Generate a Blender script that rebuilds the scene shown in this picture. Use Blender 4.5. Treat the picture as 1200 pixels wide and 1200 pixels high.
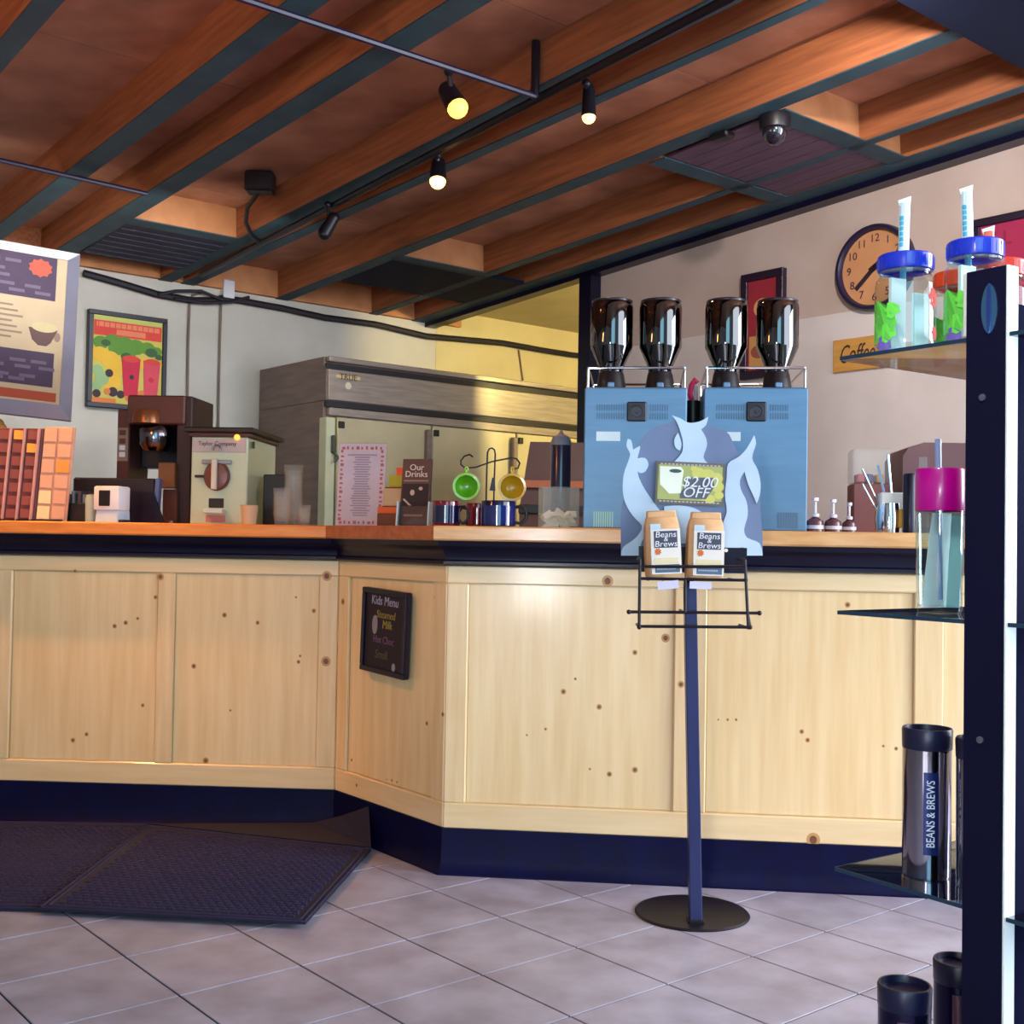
import bpy, bmesh, math, random
from mathutils import Vector as V, Matrix as MX
random.seed(7)
R_ = math.radians
for o in list(bpy.data.objects): bpy.data.objects.remove(o)
SC = bpy.context.scene; COL = SC.collection
# ------------------------------------------------------------------ camera
F, PITCH, ROLL, H = 1387.35, .025028, .016765, 1.02
_r = V((1, 0, 0)); _w = V((0, math.cos(PITCH), math.sin(PITCH))); _u = _r.cross(_w)
RT = _r * math.cos(ROLL) + _u * math.sin(ROLL); UP = -_r * math.sin(ROLL) + _u * math.cos(ROLL)
EYE = V((0, 0, H))
cam = bpy.data.objects.new('camera', bpy.data.cameras.new('camera')); COL.objects.link(cam)
cam.data.sensor_width = 36; cam.data.lens = 36 * F / 1200; cam.data.clip_start = .05
cam.matrix_world = MX(((RT.x, UP.x, -_w.x, 0), (RT.y, UP.y, -_w.y, 0), (RT.z, UP.z, -_w.z, H), (0, 0, 0, 1)))
SC.camera = cam
SC.view_settings.view_transform = 'Standard'; SC.view_settings.look = 'None'
SC.view_settings.exposure = -0.13; SC.view_settings.gamma = 1; SC.view_settings.use_curve_mapping = False
SC.cycles.use_denoising = True; SC.cycles.max_bounces = 8; SC.cycles.transparent_max_bounces = 16
SC.cycles.sample_clamp_indirect = 4
# ------------------------------------------------------------------ pixel <-> place helpers
def ray(x, y): return RT * ((x - 600) / F) - UP * ((y - 600) / F) + _w
def hitz(x, y, z):
    v = ray(x, y); return EYE + v * ((z - H) / v.z)
def hitp(x, y, P, n):
    v = ray(x, y); return EYE + v * ((P - EYE).dot(n) / v.dot(n))
def at(x, y, d): return hitp(x, y, V((0, d, 0)), V((0, 1, 0)))
def fr(p, a): return MX.Translation(V((p[0], p[1], p[2] if len(p) > 2 else 0))) @ MX.Rotation(a, 4, 'Z')
# room axes: s runs along the menu wall to the right, t comes from that wall towards the front of the shop
A_ = R_(-50.2); UR = V((math.cos(A_), math.sin(A_), 0)); UL = V((-UR.y, UR.x, 0))
W0 = V((-1.639, 7.533, 0)); SL = math.tan(R_(3.3)); Z0 = 2.56
def st(s, t, z=0): p = W0 + UL * s + UR * t; return V((p.x, p.y, z))
def zr(t): return Z0 + SL * t
def ceil_pt(x, y, dz=0):
    n = V((-SL * UR.x, -SL * UR.y, 1)); p = hitp(x, y, V((W0.x, W0.y, Z0 + dz)), n); return p
# ------------------------------------------------------------------ lights and world
w = bpy.data.worlds.new('world'); SC.world = w; w.use_nodes = True
w.node_tree.nodes['Background'].inputs[0].default_value = (.55, .72, 1, 1); w.node_tree.nodes['Background'].inputs[1].default_value = .6
def area(name, p, q, sx, sy, col, e, spread=180):
    l = bpy.data.lights.new(name, 'AREA'); l.shape = 'RECTANGLE'; l.size = sx; l.size_y = sy; l.color = col; l.energy = e; l.spread = R_(spread)
    o = bpy.data.objects.new(name, l); COL.objects.link(o); o.location = p
    d = (q - p).normalized(); o.rotation_euler = d.to_track_quat('-Z', 'Y').to_euler(); return o
def spot(name, p, q, col, e, ang=60, blend=.6, r=.03):
    l = bpy.data.lights.new(name, 'SPOT'); l.color = col; l.energy = e; l.spot_size = R_(ang); l.spot_blend = blend; l.shadow_soft_size = r
    o = bpy.data.objects.new(name, l); COL.objects.link(o); o.location = p; o.rotation_euler = (q - p).to_track_quat('-Z', 'Y').to_euler(); return o
def point(name, p, col, e, r=.05):
    l = bpy.data.lights.new(name, 'POINT'); l.color = col; l.energy = e; l.shadow_soft_size = r
    o = bpy.data.objects.new(name, l); COL.objects.link(o); o.location = p; return o
DAY = (.80, .90, 1.0)
area('shopfront_daylight', st(-.3, 8.50, 1.85), st(-.6, 4, 1.3), 2.6, 2.6, (.82, .89, 1.0), 120)
area('shopfront_daylight_far', st(-4.35, 8.50, 1.95), st(-3.0, 4, 1.6), 1.9, 2.6, (.36, .78, 1.0), 62)
area('side_window_daylight', st(1.30, 7.75, 1.7), st(-1.4, 5.2, .7), 1.5, 2.2, (.82, .88, 1.0), 250)
area('glass_door_daylight', st(-6.60, 8.50, .98), st(-1.2, 4.07, .8), .42, 1.1, (.97, .97, 1), 16, 80)
spot('track_light_wall', st(-.55, 4.9, 2.72), st(1.38, 3.7, 1.75), (1, .87, .80), 165, 110, 1.0)
spot('track_light_angle', st(-3.4, 3.1, 2.62), V((-.45, 3.9, .55)), (1, .40, .13), 88, 60, .9)
sn = bpy.data.lights.new('sun', 'SUN'); sn.energy = 10; sn.angle = R_(1); sn.color = (1, .97, .92)
so = bpy.data.objects.new('sun', sn); COL.objects.link(so); so.rotation_euler = (UL * 1 - UR * .25 + V((0, 0, -.8))).to_track_quat('-Z', 'Y').to_euler()
WARM = (1, .62, .28)
spot('rack_fill_light', V((-.15, .5, 2.72)), V((.60, 1.86, 1.10)), (.95, .98, 1), 110, 34, .6)  # added out of view to brighten the display rack
spot('track_light_left', st(-2.75, 2.5, 2.55), V((-1.70, 4.2, .80)), (1, .40, .09), 165, 58, .8)
spot('track_light_menu', st(-2.35, 3.0, 2.66), at(40, 330, 5.0), (.97, .97, 1), 95, 40, .9)
point('kitchen_lamp', V((1.75, 6.70, 2.45)), (1, .78, .28), 270, .12)
area('back_wall_fill', st(-1.3, 1.7, 2.45), st(-1.3, 0, 1.75), 1.6, .15, (.96, .94, .86), 12, 140)  # added light without a fixture, brightens the back wall
area('ceiling_bounce_lamp', st(-3.9, 3.9, 2.1), st(-3.0, 3.0, 3.0), .3, .3, (1, .38, .10), 15)

# ------------------------------------------------------------------ materials
def lin(c):
    f = lambda u: u / 12.92 if u <= .04045 else ((u + .055) / 1.055) ** 2.4
    return tuple(f(x / 255) for x in c) + (1,)
MT = {}
def M(name, col, rough=.5, metal=0, col2=None, scale=6, st_=(1, 1, 1), bump=0, coat=0, emis=0, spec=.5, coords='Object', detail=4, rnd=0, bscale=None):
    if name in MT: return MT[name]
    m = bpy.data.materials.new(name); m.use_nodes = True; nt = m.node_tree; b = nt.nodes['Principled BSDF']
    c = lin(col); b.inputs['Base Color'].default_value = c; b.inputs['Roughness'].default_value = rough; b.inputs['Metallic'].default_value = metal
    b.inputs['Coat Weight'].default_value = coat; b.inputs['Coat Roughness'].default_value = .12; b.inputs['Specular IOR Level'].default_value = spec
    if emis: b.inputs['Emission Color'].default_value = c; b.inputs['Emission Strength'].default_value = emis
    c2 = lin(col2) if col2 else tuple(x * .86 for x in c[:3]) + (1,)
    if coords == 'World': g = nt.nodes.new('ShaderNodeNewGeometry'); src = g.outputs['Position']
    else: g = nt.nodes.new('ShaderNodeTexCoord'); src = g.outputs['Object']
    mp = nt.nodes.new('ShaderNodeMapping'); mp.inputs['Scale'].default_value = st_; nt.links.new(src, mp.inputs[0])
    n = nt.nodes.new('ShaderNodeTexNoise'); n.inputs['Scale'].default_value = scale; n.inputs['Detail'].default_value = detail
    nt.links.new(mp.outputs[0], n.inputs[0])
    cr = nt.nodes.new('ShaderNodeValToRGB'); cr.color_ramp.elements[0].position = .33; cr.color_ramp.elements[1].position = .67
    cr.color_ramp.elements[0].color = c2; cr.color_ramp.elements[1].color = c; nt.links.new(n.outputs[0], cr.inputs[0]); out = cr.outputs[0]
    if rnd:
        oi = nt.nodes.new('ShaderNodeObjectInfo'); hs = nt.nodes.new('ShaderNodeHueSaturation'); mr = nt.nodes.new('ShaderNodeMapRange')
        mr.inputs[3].default_value = 1 - rnd; mr.inputs[4].default_value = 1 + rnd
        nt.links.new(oi.outputs['Random'], mr.inputs[0]); nt.links.new(mr.outputs[0], hs.inputs['Value']); nt.links.new(out, hs.inputs['Color']); out = hs.outputs[0]
    nt.links.new(out, b.inputs['Base Color'])
    if bump:
        bp = nt.nodes.new('ShaderNodeBump'); bp.inputs['Strength'].default_value = bump; bp.inputs['Distance'].default_value = .004
        if bscale:
            n2 = nt.nodes.new('ShaderNodeTexNoise'); n2.inputs['Scale'].default_value = bscale; nt.links.new(mp.outputs[0], n2.inputs[0]); nt.links.new(n2.outputs[0], bp.inputs['Height'])
        else: nt.links.new(n.outputs[0], bp.inputs['Height'])
        nt.links.new(bp.outputs[0], b.inputs['Normal'])
    MT[name] = m; return m
def clear(name, tint=(245, 250, 250), mix=.12, rough=.03, ior=1.45, milk=0):
    m = bpy.data.materials.new(name); m.use_nodes = True; nt = m.node_tree; nt.nodes.remove(nt.nodes['Principled BSDF'])
    t = nt.nodes.new('ShaderNodeBsdfTransparent'); t.inputs[0].default_value = lin(tint)
    g = nt.nodes.new('ShaderNodeBsdfGlossy'); g.inputs['Roughness'].default_value = rough
    fz = nt.nodes.new('ShaderNodeFresnel'); fz.inputs[0].default_value = ior
    ad = nt.nodes.new('ShaderNodeMath'); ad.operation = 'ADD'; ad.use_clamp = True; ad.inputs[1].default_value = mix; nt.links.new(fz.outputs[0], ad.inputs[0])
    ge = nt.nodes.new('ShaderNodeNewGeometry'); mu = nt.nodes.new('ShaderNodeMath'); mu.operation = 'MULTIPLY'; sb = nt.nodes.new('ShaderNodeMath'); sb.operation = 'SUBTRACT'; sb.inputs[0].default_value = 1
    nt.links.new(ge.outputs['Backfacing'], sb.inputs[1]); nt.links.new(ad.outputs[0], mu.inputs[0]); nt.links.new(sb.outputs[0], mu.inputs[1])
    mx = nt.nodes.new('ShaderNodeMixShader'); nt.links.new(mu.outputs[0], mx.inputs[0]); nt.links.new(t.outputs[0], mx.inputs[1]); nt.links.new(g.outputs[0], mx.inputs[2])
    if milk:
        df = nt.nodes.new('ShaderNodeBsdfDiffuse'); df.inputs[0].default_value = lin((236, 240, 238)); m2 = nt.nodes.new('ShaderNodeMixShader'); m2.inputs[0].default_value = milk
        nt.links.new(mx.outputs[0], m2.inputs[1]); nt.links.new(df.outputs[0], m2.inputs[2]); mx = m2
    nt.links.new(mx.outputs[0], nt.nodes['Material Output'].inputs[0]); return m
PINE = M('pine_panel', (240, 214, 164), .32, col2=(230, 198, 142), scale=5, st_=(7, 7, .5), coat=.35)
PINE_H = M('pine_rail', (238, 213, 166), .36, col2=(228, 198, 146), scale=5, st_=(.5, 7, 7), coat=.3)
PINE_V = M('pine_stile', (238, 212, 164), .36, col2=(226, 194, 140), scale=5, st_=(8, 8, .6), coat=.3)
KNOT = M('knot', (128, 82, 48), .5, col2=(104, 62, 34), scale=60)
KNOT2 = M('knot_halo', (196, 146, 84), .45)
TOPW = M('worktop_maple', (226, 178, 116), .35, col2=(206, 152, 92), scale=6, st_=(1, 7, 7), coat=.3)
TOPO = M('worktop_warm_lit', (236, 146, 62), .35, col2=(214, 120, 44), scale=6, st_=(1, 7, 7), coat=.3)  # same light wood, warm lamplight put into its colour
TOPD = M('worktop_shaded', (186, 112, 70), .35, col2=(160, 90, 54), scale=6, st_=(1, 7, 7), coat=.2)  # same light wood on the angled run, shade put into its colour
NAVY = M('navy_lacquer', (11, 9, 38), .36, col2=(8, 6, 30), spec=.35, coat=.08)
NAVYB = M('navy_vinyl', (9, 11, 56), .48, col2=(7, 8, 42), scale=14, spec=.12)
TILE = M('floor_tile', (168, 167, 184), .40, col2=(142, 138, 152), scale=7, coords='World', rnd=.05, bump=.12, detail=8)
GROUT = M('grout', (52, 42, 50), .9, coords='World', scale=20)
RUG = M('rug', (35, 33, 74), .95, col2=(25, 23, 56), scale=120, bump=.5)
PLASTER = M('plaster', (198, 194, 186), .8, col2=(186, 182, 172), scale=3, coords='World', bump=.12, bscale=60)
PLASTER2 = M('plaster_tan', (196, 178, 168), .85, col2=(184, 164, 152), scale=3, coords='World', bump=.12, bscale=60)
PLASTERW = M('plaster_white', (216, 208, 204), .85, col2=(204, 196, 192), scale=3, coords='World')
DECK = M('deck_plywood', (184, 126, 98), .75, col2=(148, 94, 70), scale=4, st_=(1, 1, 1), coords='World', rnd=.10, detail=8)
RAFT = M('rafter_fir', (172, 104, 62), .7, col2=(140, 82, 48), scale=5, st_=(.6, 9, 9), rnd=.08)
BLOCKW = M('blocking_fir', (190, 130, 84), .7, col2=(168, 108, 66), scale=6)
TEAL = M('teal_paint', (48, 74, 84), .6, spec=.3, col2=(40, 62, 74), scale=8)
TEALD = M('dark_teal_paint', (4, 17, 42), .8, spec=.2)
VENTD = M('vent_dark', (18, 20, 48), .7)
BLK = M('black_plastic', (18, 16, 22), .42)
BLKM = M('black_metal', (24, 20, 30), .4, metal=.3)
CHROME = M('chrome', (225, 228, 232), .1, metal=1)
STEEL = M('stainless', (172, 162, 150), .34, metal=.55, col2=(150, 140, 130), scale=5, st_=(1, 1, 12))
STEELD = M('stainless_dull', (128, 112, 104), .5, metal=.25, col2=(112, 96, 90), scale=4, st_=(1, 1, 8))
WHITE = M('white_plastic', (236, 238, 240), .4)
PAPER = M('paper', (232, 222, 226), .8)
CREAM = M('cream_print', (214, 198, 160), .8)
CLEAR = clear('clear_plastic', (250, 252, 252), .04); CLEARW = clear('clear_plastic_frosted', (250, 252, 250), .0, .05, 1.45, .10)
GLASS = clear('shelf_glass', (150, 175, 190), .10, .01, 1.5); SMOKE = clear('smoked_plastic', (26, 24, 36), .10, .03, 1.5)
def fl(c, rough=.7): return M('print_%02x%02x%02x' % tuple(c), c, rough)
BULB = M('bulb', (255, 178, 70), .4, emis=5); BULB2 = M('bulb_pale', (255, 206, 120), .4, emis=4); BULB3 = M('bulb_hot', (255, 190, 96), .4, emis=9)

# ------------------------------------------------------------------ mesh builder
class B:
    def __init__(s): s.bm = bmesh.new(); s.mi = 0; s.seen = set()
    def _t(s):
        for f in s.bm.faces:
            if f not in s.seen: s.seen.add(f); f.material_index = s.mi
        return s
    def mat(s, i): s.mi = i; return s
    def box(s, x0, x1, y0, y1, z0, z1, bev=0, seg=1, mx=None):
        n0 = set(s.bm.verts)
        g = bmesh.ops.create_cube(s.bm, size=1)['verts']
        for v in g: v.co = V((x0 + (v.co.x + .5) * (x1 - x0), y0 + (v.co.y + .5) * (y1 - y0), z0 + (v.co.z + .5) * (z1 - z0)))
        if bev: bmesh.ops.bevel(s.bm, geom=list({e for v in g for e in v.link_edges}), offset=bev, segments=seg, affect='EDGES', profile=.5)
        if mx is not None:
            for v in s.bm.verts:
                if v not in n0: v.co = mx @ v.co
        return s._t()
    def lathe(s, prof, c=(0, 0, 0), seg=28, mx=None):
        c = V(c); rings = []; mx = mx or MX.Identity(4)
        for r, z in prof:
            if r < 1e-6: rings.append([s.bm.verts.new(mx @ (c + V((0, 0, z))))])
            else: rings.append([s.bm.verts.new(mx @ (c + V((r * math.cos(2 * math.pi * k / seg), r * math.sin(2 * math.pi * k / seg), z)))) for k in range(seg)])
        for a, b in zip(rings, rings[1:]):
            for k in range(seg):
                k2 = (k + 1) % seg
                if len(a) == 1 and len(b) == 1: continue
                if len(a) == 1: s.bm.faces.new((a[0], b[k2], b[k]))
                elif len(b) == 1: s.bm.faces.new((a[k], a[k2], b[0]))
                else: s.bm.faces.new((a[k], a[k2], b[k2], b[k]))
        return s._t()
    def cyl(s, c, r, h, seg=24, r2=None, mx=None):
        r2 = r if r2 is None else r2
        return s.lathe([(0, 0), (r, 0), (r2, h), (0, h)], c, seg, mx)
    def rod(s, p, q, r, seg=10, r2=None):
        p = V(p); q = V(q); d = q - p
        return s.cyl((0, 0, 0), r, d.length, seg, r2, MX.Translation(p) @ d.to_track_quat('Z', 'Y').to_matrix().to_4x4())
    def tube(s, pts, r, seg=8, closed=False):
        pts = [V(p) for p in pts]; n = len(pts); rings = []; prev = None
        for i, p in enumerate(pts):
            a = pts[i - 1] if (i or closed) else p; b = pts[(i + 1) % n] if (i < n - 1 or closed) else p
            d = (b - a).normalized()
            if prev is None: x = d.orthogonal().normalized()
            else: x = (prev - d * prev.dot(d)).normalized()
            prev = x; y = d.cross(x)
            rings.append([s.bm.verts.new(p + (x * math.cos(2 * math.pi * k / seg) + y * math.sin(2 * math.pi * k / seg)) * r) for k in range(seg)])
        rr = list(zip(rings, rings[1:])) + ([(rings[-1], rings[0])] if closed else [])
        for a, b in rr:
            for k in range(seg): s.bm.faces.new((a[k], a[(k + 1) % seg], b[(k + 1) % seg], b[k]))
        if not closed: s.bm.faces.new(rings[0][::-1]); s.bm.faces.new(rings[-1])
        return s._t()
    def poly(s, pts, d):                      # closed outline (3-D points) pushed along vector d
        d = V(d); a = [s.bm.verts.new(V(p)) for p in pts]; b = [s.bm.verts.new(V(p) + d) for p in pts]; n = len(pts)
        s.bm.faces.new(a); s.bm.faces.new(b[::-1])
        for k in range(n): s.bm.faces.new((a[k], b[k], b[(k + 1) % n], a[(k + 1) % n]))
        return s._t()
    def xz(s, pts, y0, y1): return s.poly([(x, y0, z) for x, z in pts], (0, y1 - y0, 0))
    def xy(s, pts, z0, z1): return s.poly([(p[0], p[1], z0) for p in pts], (0, 0, z1 - z0))
    def disc(s, x, z, rx, rz, y0, y1, seg=20): return s.xz([(x + rx * math.cos(2 * math.pi * k / seg), z + rz * math.sin(2 * math.pi * k / seg)) for k in range(seg)], y0, y1)
    def ball(s, c, r, sc=(1, 1, 1), seg=16):
        g = bmesh.ops.create_uvsphere(s.bm, u_segments=seg, v_segments=max(6, seg // 2), radius=r)['verts']
        for v in g: v.co = V((v.co.x * sc[0], v.co.y * sc[1], v.co.z * sc[2])) + V(c)
        return s._t()
    def loft(s, secs):
        rings = [[s.bm.verts.new(V(p)) for p in sec] for sec in secs]; n = len(rings[0])
        for a, b in zip(rings, rings[1:]):
            for k in range(n): s.bm.faces.new((a[k], a[(k + 1) % n], b[(k + 1) % n], b[k]))
        s.bm.faces.new(rings[0][::-1]); s.bm.faces.new(rings[-1]); return s._t()
    def xf(s, m):
        for v in s.bm.verts: v.co = m @ v.co
        return s
    def done(s, name, mats, parent=None, mx=None, smooth=35, kind=None, label=None):
        me = bpy.data.meshes.new(name); bmesh.ops.recalc_face_normals(s.bm, faces=s.bm.faces); s.bm.to_mesh(me); s.bm.free()
        for m in (mats if isinstance(mats, (list, tuple)) else [mats]): me.materials.append(m)
        if smooth: me.shade_smooth(); me.set_sharp_from_angle(angle=R_(smooth))
        o = bpy.data.objects.new(name, me); COL.objects.link(o)
        if mx is not None: o.matrix_world = mx
        if parent: o.parent = parent
        if kind: o['kind'] = kind
        if label: o['label'] = label
        return o
def tag(o, label, cat, group=None):
    o['label'] = label; o['category'] = cat
    if group: o['group'] = group
    return o
def thing(name, label, cat, mx, group=None):
    o = bpy.data.objects.new(name, None); COL.objects.link(o); o.matrix_world = mx; o.empty_display_size = .1
    return tag(o, label, cat, group)
def struct(o): o['kind'] = 'structure'; return o
def copy_thing(o, mx, label, group=None):
    kids = list(o.children); c = o.copy(); COL.objects.link(c); c.matrix_world = mx; c['label'] = label
    if group: c['group'] = group
    for k in kids:
        d = k.copy(); COL.objects.link(d); d.parent = c
        for g in k.children:
            e = g.copy(); COL.objects.link(e); e.parent = d
    return c
def text(s, size, mat, parent, x, y, z, name='lettering', ext=.0006, al='CENTER', rx=90, rz=0, sx=1, shear=0, ry=0):
    cu = bpy.data.curves.new(name, 'FONT'); cu.body = s; cu.size = size; cu.extrude = ext; cu.align_x = al; cu.align_y = 'CENTER'; cu.shear = shear; cu.resolution_u = 3
    o = bpy.data.objects.new(name, cu); COL.objects.link(o); me = bpy.data.meshes.new_from_object(o); bpy.data.objects.remove(o); bpy.data.curves.remove(cu)
    me.transform(MX.Translation((x, y, z)) @ MX.Rotation(R_(rz), 4, 'Z') @ MX.Rotation(R_(rx), 4, 'X') @ MX.Rotation(R_(ry), 4, 'Z') @ MX.Diagonal((sx, 1, 1, 1)))
    me.materials.clear(); me.materials.append(mat)
    o = bpy.data.objects.new(name, me); COL.objects.link(o); o.parent = parent; return o

# ================================================================== SETTING
TA = -.8760; TS = .3066; TO = V((-.4448, 3.2832, 0)); ta = V((math.cos(TA), math.sin(TA), 0)); tb = V((-ta.y, ta.x, 0))
floor = struct(B().xy([st(-7, -.3), st(7, -.3), st(7, 8.7), st(-7, 8.7)], -.12, -.003).done('floor', GROUT, smooth=0))
rest = B()
g = B().box(.0022, TS - .0022, .0022, TS - .0022, -.0035, 0, .0012); tm = None
for i in range(-24, 24):
    for j in range(-24, 24):
        p = TO + ta * (i * TS) + tb * (j * TS); c = p + (ta + tb) * (TS / 2)
        if c.y < 1.2 or c.y > 4.7 or abs(c.x) > .5 * c.y + .35:
            sv, tv = (c - W0).dot(UL), (c - W0).dot(UR)
            if -6.7 < sv < 1.1 and .3 < tv < 8.3: rest.xy([p + (ta + tb) * .0022, p + ta * (TS - .0022) + tb * .0022, p + (ta + tb) * (TS - .0022), p + tb * (TS - .0022) + ta * .0022], -.0035, 0)
            continue
        m = fr(p, TA)
        if tm is None: o = g.done('tile', TILE, floor, m, 0); tm = o.data
        else: o = bpy.data.objects.new('tile', tm); COL.objects.link(o); o.matrix_world = m; o.parent = floor
rest.done('tile_field', TILE, floor, None, 0, kind='stuff')
# walls
def wallbox(name, s0, s1, t0, t1, z0, z1, m):
    return struct(B().xy([st(s0, t0), st(s1, t0), st(s1, t1), st(s0, t1)], z0, z1).done(name, m, smooth=0))
wall_back = wallbox('wall_back', -7, 1.40, -.12, -.002, 0, 2.66, PLASTER)
wallbox('wall_kitchen', 1.40, 6, -.12, 0, 0, 3.3, M('plaster_kitchen', (206, 194, 150), .8, coords='World', scale=3))
o = B()
for (t0, t1) in ((1.683, 6.9),):
    o.poly([st(1.385, t0, 0), st(1.385, t1, 0), st(1.385, t1, zr(t1) + .2), st(1.385, t0, zr(t0) + .2)], UL * .10)
wall_right = struct(o.done('wall_right', PLASTER2, smooth=0))
wallbox('wall_right_front', 1.385, 1.485, 8.5, 8.7, 0, 3.4, PLASTER2)
wallbox('wall_right_sill', 1.385, 1.485, 6.9, 8.5, 0, .5, PLASTER2)
wallbox('wall_left', -7.1, -7, -.1, 7.0, 0, 3.4, PLASTER); wallbox('wall_left_front', -7.1, -7, 8.3, 8.7, 0, 3.4, PLASTER); wallbox('wall_left_header', -7.1, -7, 7.0, 8.3, 2.15, 3.4, PLASTER)
wallbox('wall_front', -6.1, 1.4, 8.6, 8.7, 0, .35, PLASTER); wallbox('wall_front_header', -7, 1.4, 8.6, 8.7, 3.18, 3.3, PLASTER)
wallbox('wall_kitchen_end', 6, 6.1, 0, 8, 0, 3.3, PLASTER)
for k, s in enumerate((-7, -6.1, -2.3, .98)): wallbox('window_%d' % (k + 1), s, s + .07, 8.56, 8.62, .0, 3.18, NAVY)
# whitish lower paint on right wall (paint change seen below the clock)
o = B()
zc = 1.0
P = st(1.385, 4)
q0 = hitp(938.7, 372.7, P, UL); q1 = hitp(984, 368.7, P, UL); zp = (q0.z + q1.z) / 2
o.poly([st(1.385, 1.7, .0), st(1.385, 6.88, .0), st(1.385, 6.88, zp), st(1.385, 1.7, zp)], -UL * .004); o.done('paint_band', PLASTERW, wall_right, smooth=0)
o = B().poly([st(1.30, 1.60), st(1.50, 1.60), st(1.50, 1.70), st(1.30, 1.70)], (0, 0, zr(1.7) + .02)).done('trim_1', NAVY, smooth=0); struct(o)
# ------------------------------------------------------------------ ceiling with rafters
DR = .175
ceiling = struct(B().poly([st(-7, -.2, zr(-.2) + DR + .02), st(7, -.2, zr(-.2) + DR + .02), st(7, 8.8, zr(8.8) + DR + .02), st(-7, 8.8, zr(8.8) + DR + .02)], (0, 0, .08)).done('ceiling', DECK, smooth=0))
CA = MX.Translation(st(0, 0, Z0)) @ MX.Rotation(A_, 4, 'Z') @ MX.Rotation(-math.atan(SL), 4, 'Y')   # local: x = t, y = s, z up
RAF = [(-4.30, -4.22, 0, 0), (-3.70, -3.62, 0, 0), (-3.02, -2.94, 0, 0), (-2.36, -2.28, 0, 0), (-1.76, -1.665, .06, .075), (-1.375, -1.265, .09, .09), (-.675, -.585, .05, .05), (-.53, -.445, .18, .14), (.115, .205, .09, .09), (.83, .90, .04, .02)]
HD = 4.70
for a, b, ka, kb in RAF:
    o = B().poly([(0, a, .006), (HD, a + ka, .006), (HD, b + kb, .006), (0, b, .006)], (0, 0, DR)).done('rafter', RAFT, ceiling, CA, 0)
    e = B().poly([(0, a, 0), (HD, a + ka, 0), (HD, b + kb, 0), (0, b, 0)], (0, 0, .006)).done('painted_edge', TEAL, o, None, 0, label='teal painted underside of the rafter')
edges = [(-7, -4.3)] + [(RAF[k][1], RAF[k + 1][0]) for k in range(len(RAF) - 1)] + [(.90, 1.6)]
for a, b in edges:
    for k in range(4):
        t0 = -.05 + k * 1.22
        B().box(t0 + .004, min(t0 + 1.216, HD + .02), a - .04, b + .10, DR, DR + .016).done('deck_panel', DECK, ceiling, CA, 0)
def blocking(s0, s1, t, face=BLOCKW, th=.04):
    o = B().box(t - th, t, s0, s1, .006, DR).done('blocking', face, ceiling, CA, 0)
    B().box(t - th - .03, t + .03, s0, s1, 0, .006).done('painted_edge', TEAL, o, None, 0)
blocking(-1.25, -.655, 1.0); blocking(.20, .84, 1.25); blocking(.30, 1.20, 3.86); blocking(.30, 1.20, 3.20)
for a, b in edges: B().box(.0, .035, a, b, .004, DR).done('blocking', BLOCKW if -1.3 < a < 1 else RAFT, ceiling, CA, 0)
B().box(.30, .93, -1.25, -.66, .0, .02).done('vent_panel', VENTD, ceiling, CA, 0, label='dark return air panel between rafters')
for k in range(7): B().box(.33 + k * .085, .345 + k * .085, -1.24, -.67, -.004, .0).done('slat', M('slat_dark', (26, 30, 62), .6), ceiling, CA, 0)
B().box(.62, 1.22, .22, 1.2, .0, .02).done('vent_panel', TEALD, ceiling, CA, 0, label='dark teal panel closing the rafter bay')
for k in range(9): B().box(3.24, 3.82, .32 + k * .094, .32 + k * .094 + .090, .004, .016).done('plank', M('purple_board', (92, 66, 84), .7, col2=(78, 54, 74), st_=(1, 9, 9)), ceiling, CA, 0)
o = B().box(0, HD, 1.185, 1.30, .006, DR).done('rafter', RAFT, ceiling, CA, 0); B().box(0, HD, 1.185, 1.30, 0, .006).done('painted_edge', TEAL, o, None, 0)
B().box(-.05, 7, 1.55, 5.5, DR - .06, DR - .02).done('kitchen_panel', M('plaster_kitchen', (206, 194, 150), .8), ceiling, CA, 0)
B().box(-.05, HD, 1.30, 1.385, -.03, DR).done('shaded_molding', NAVY, ceiling, CA, 0, label='shade coloured molding along the top of the right wall')  # molding against the wall, its shade put into the navy colour
B().box(HD, HD + .35, -7, 1.38, -.03, DR).done('header_beam', TEALD, ceiling, CA, 0, label='big dark teal beam across the rafters')
# ------------------------------------------------------------------ track lighting
def cp(x, y, dz=0): return ceil_pt(x, y, dz)
def seg(b, p, q, r): return b.rod(p, q, r, 8)
t = thing('lighting_track', 'thin black lighting track bar crossing the rafters towards the middle of the ceiling', 'track light', MX.Identity(4))
b = B(); seg(b, cp(270, -6, -.05), cp(627, 113, -.05), .012); b.done('bar', M('track_black', (30, 26, 54), .4), t)
b = B(); pA = cp(627, 113, -.05); seg(b, pA + V((0, 0, .212)), pA, .016); b.done('stem', BLKM, t)
t = thing('lighting_track', 'long black lighting track running along the middle rafter with two spots', 'track light', MX.Identity(4))
b = B(); seg(b, cp(236, 322, -.035), cp(870, -10, -.035), .017); b.done('bar', BLKM, t)
t = thing('lighting_track', 'short black lighting track bar near the menu board', 'track light', MX.Identity(4))
b = B(); seg(b, cp(-60, 174, -.03), cp(172, 227, -.03), .011); b.done('bar', MT['track_black'], t)
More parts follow.
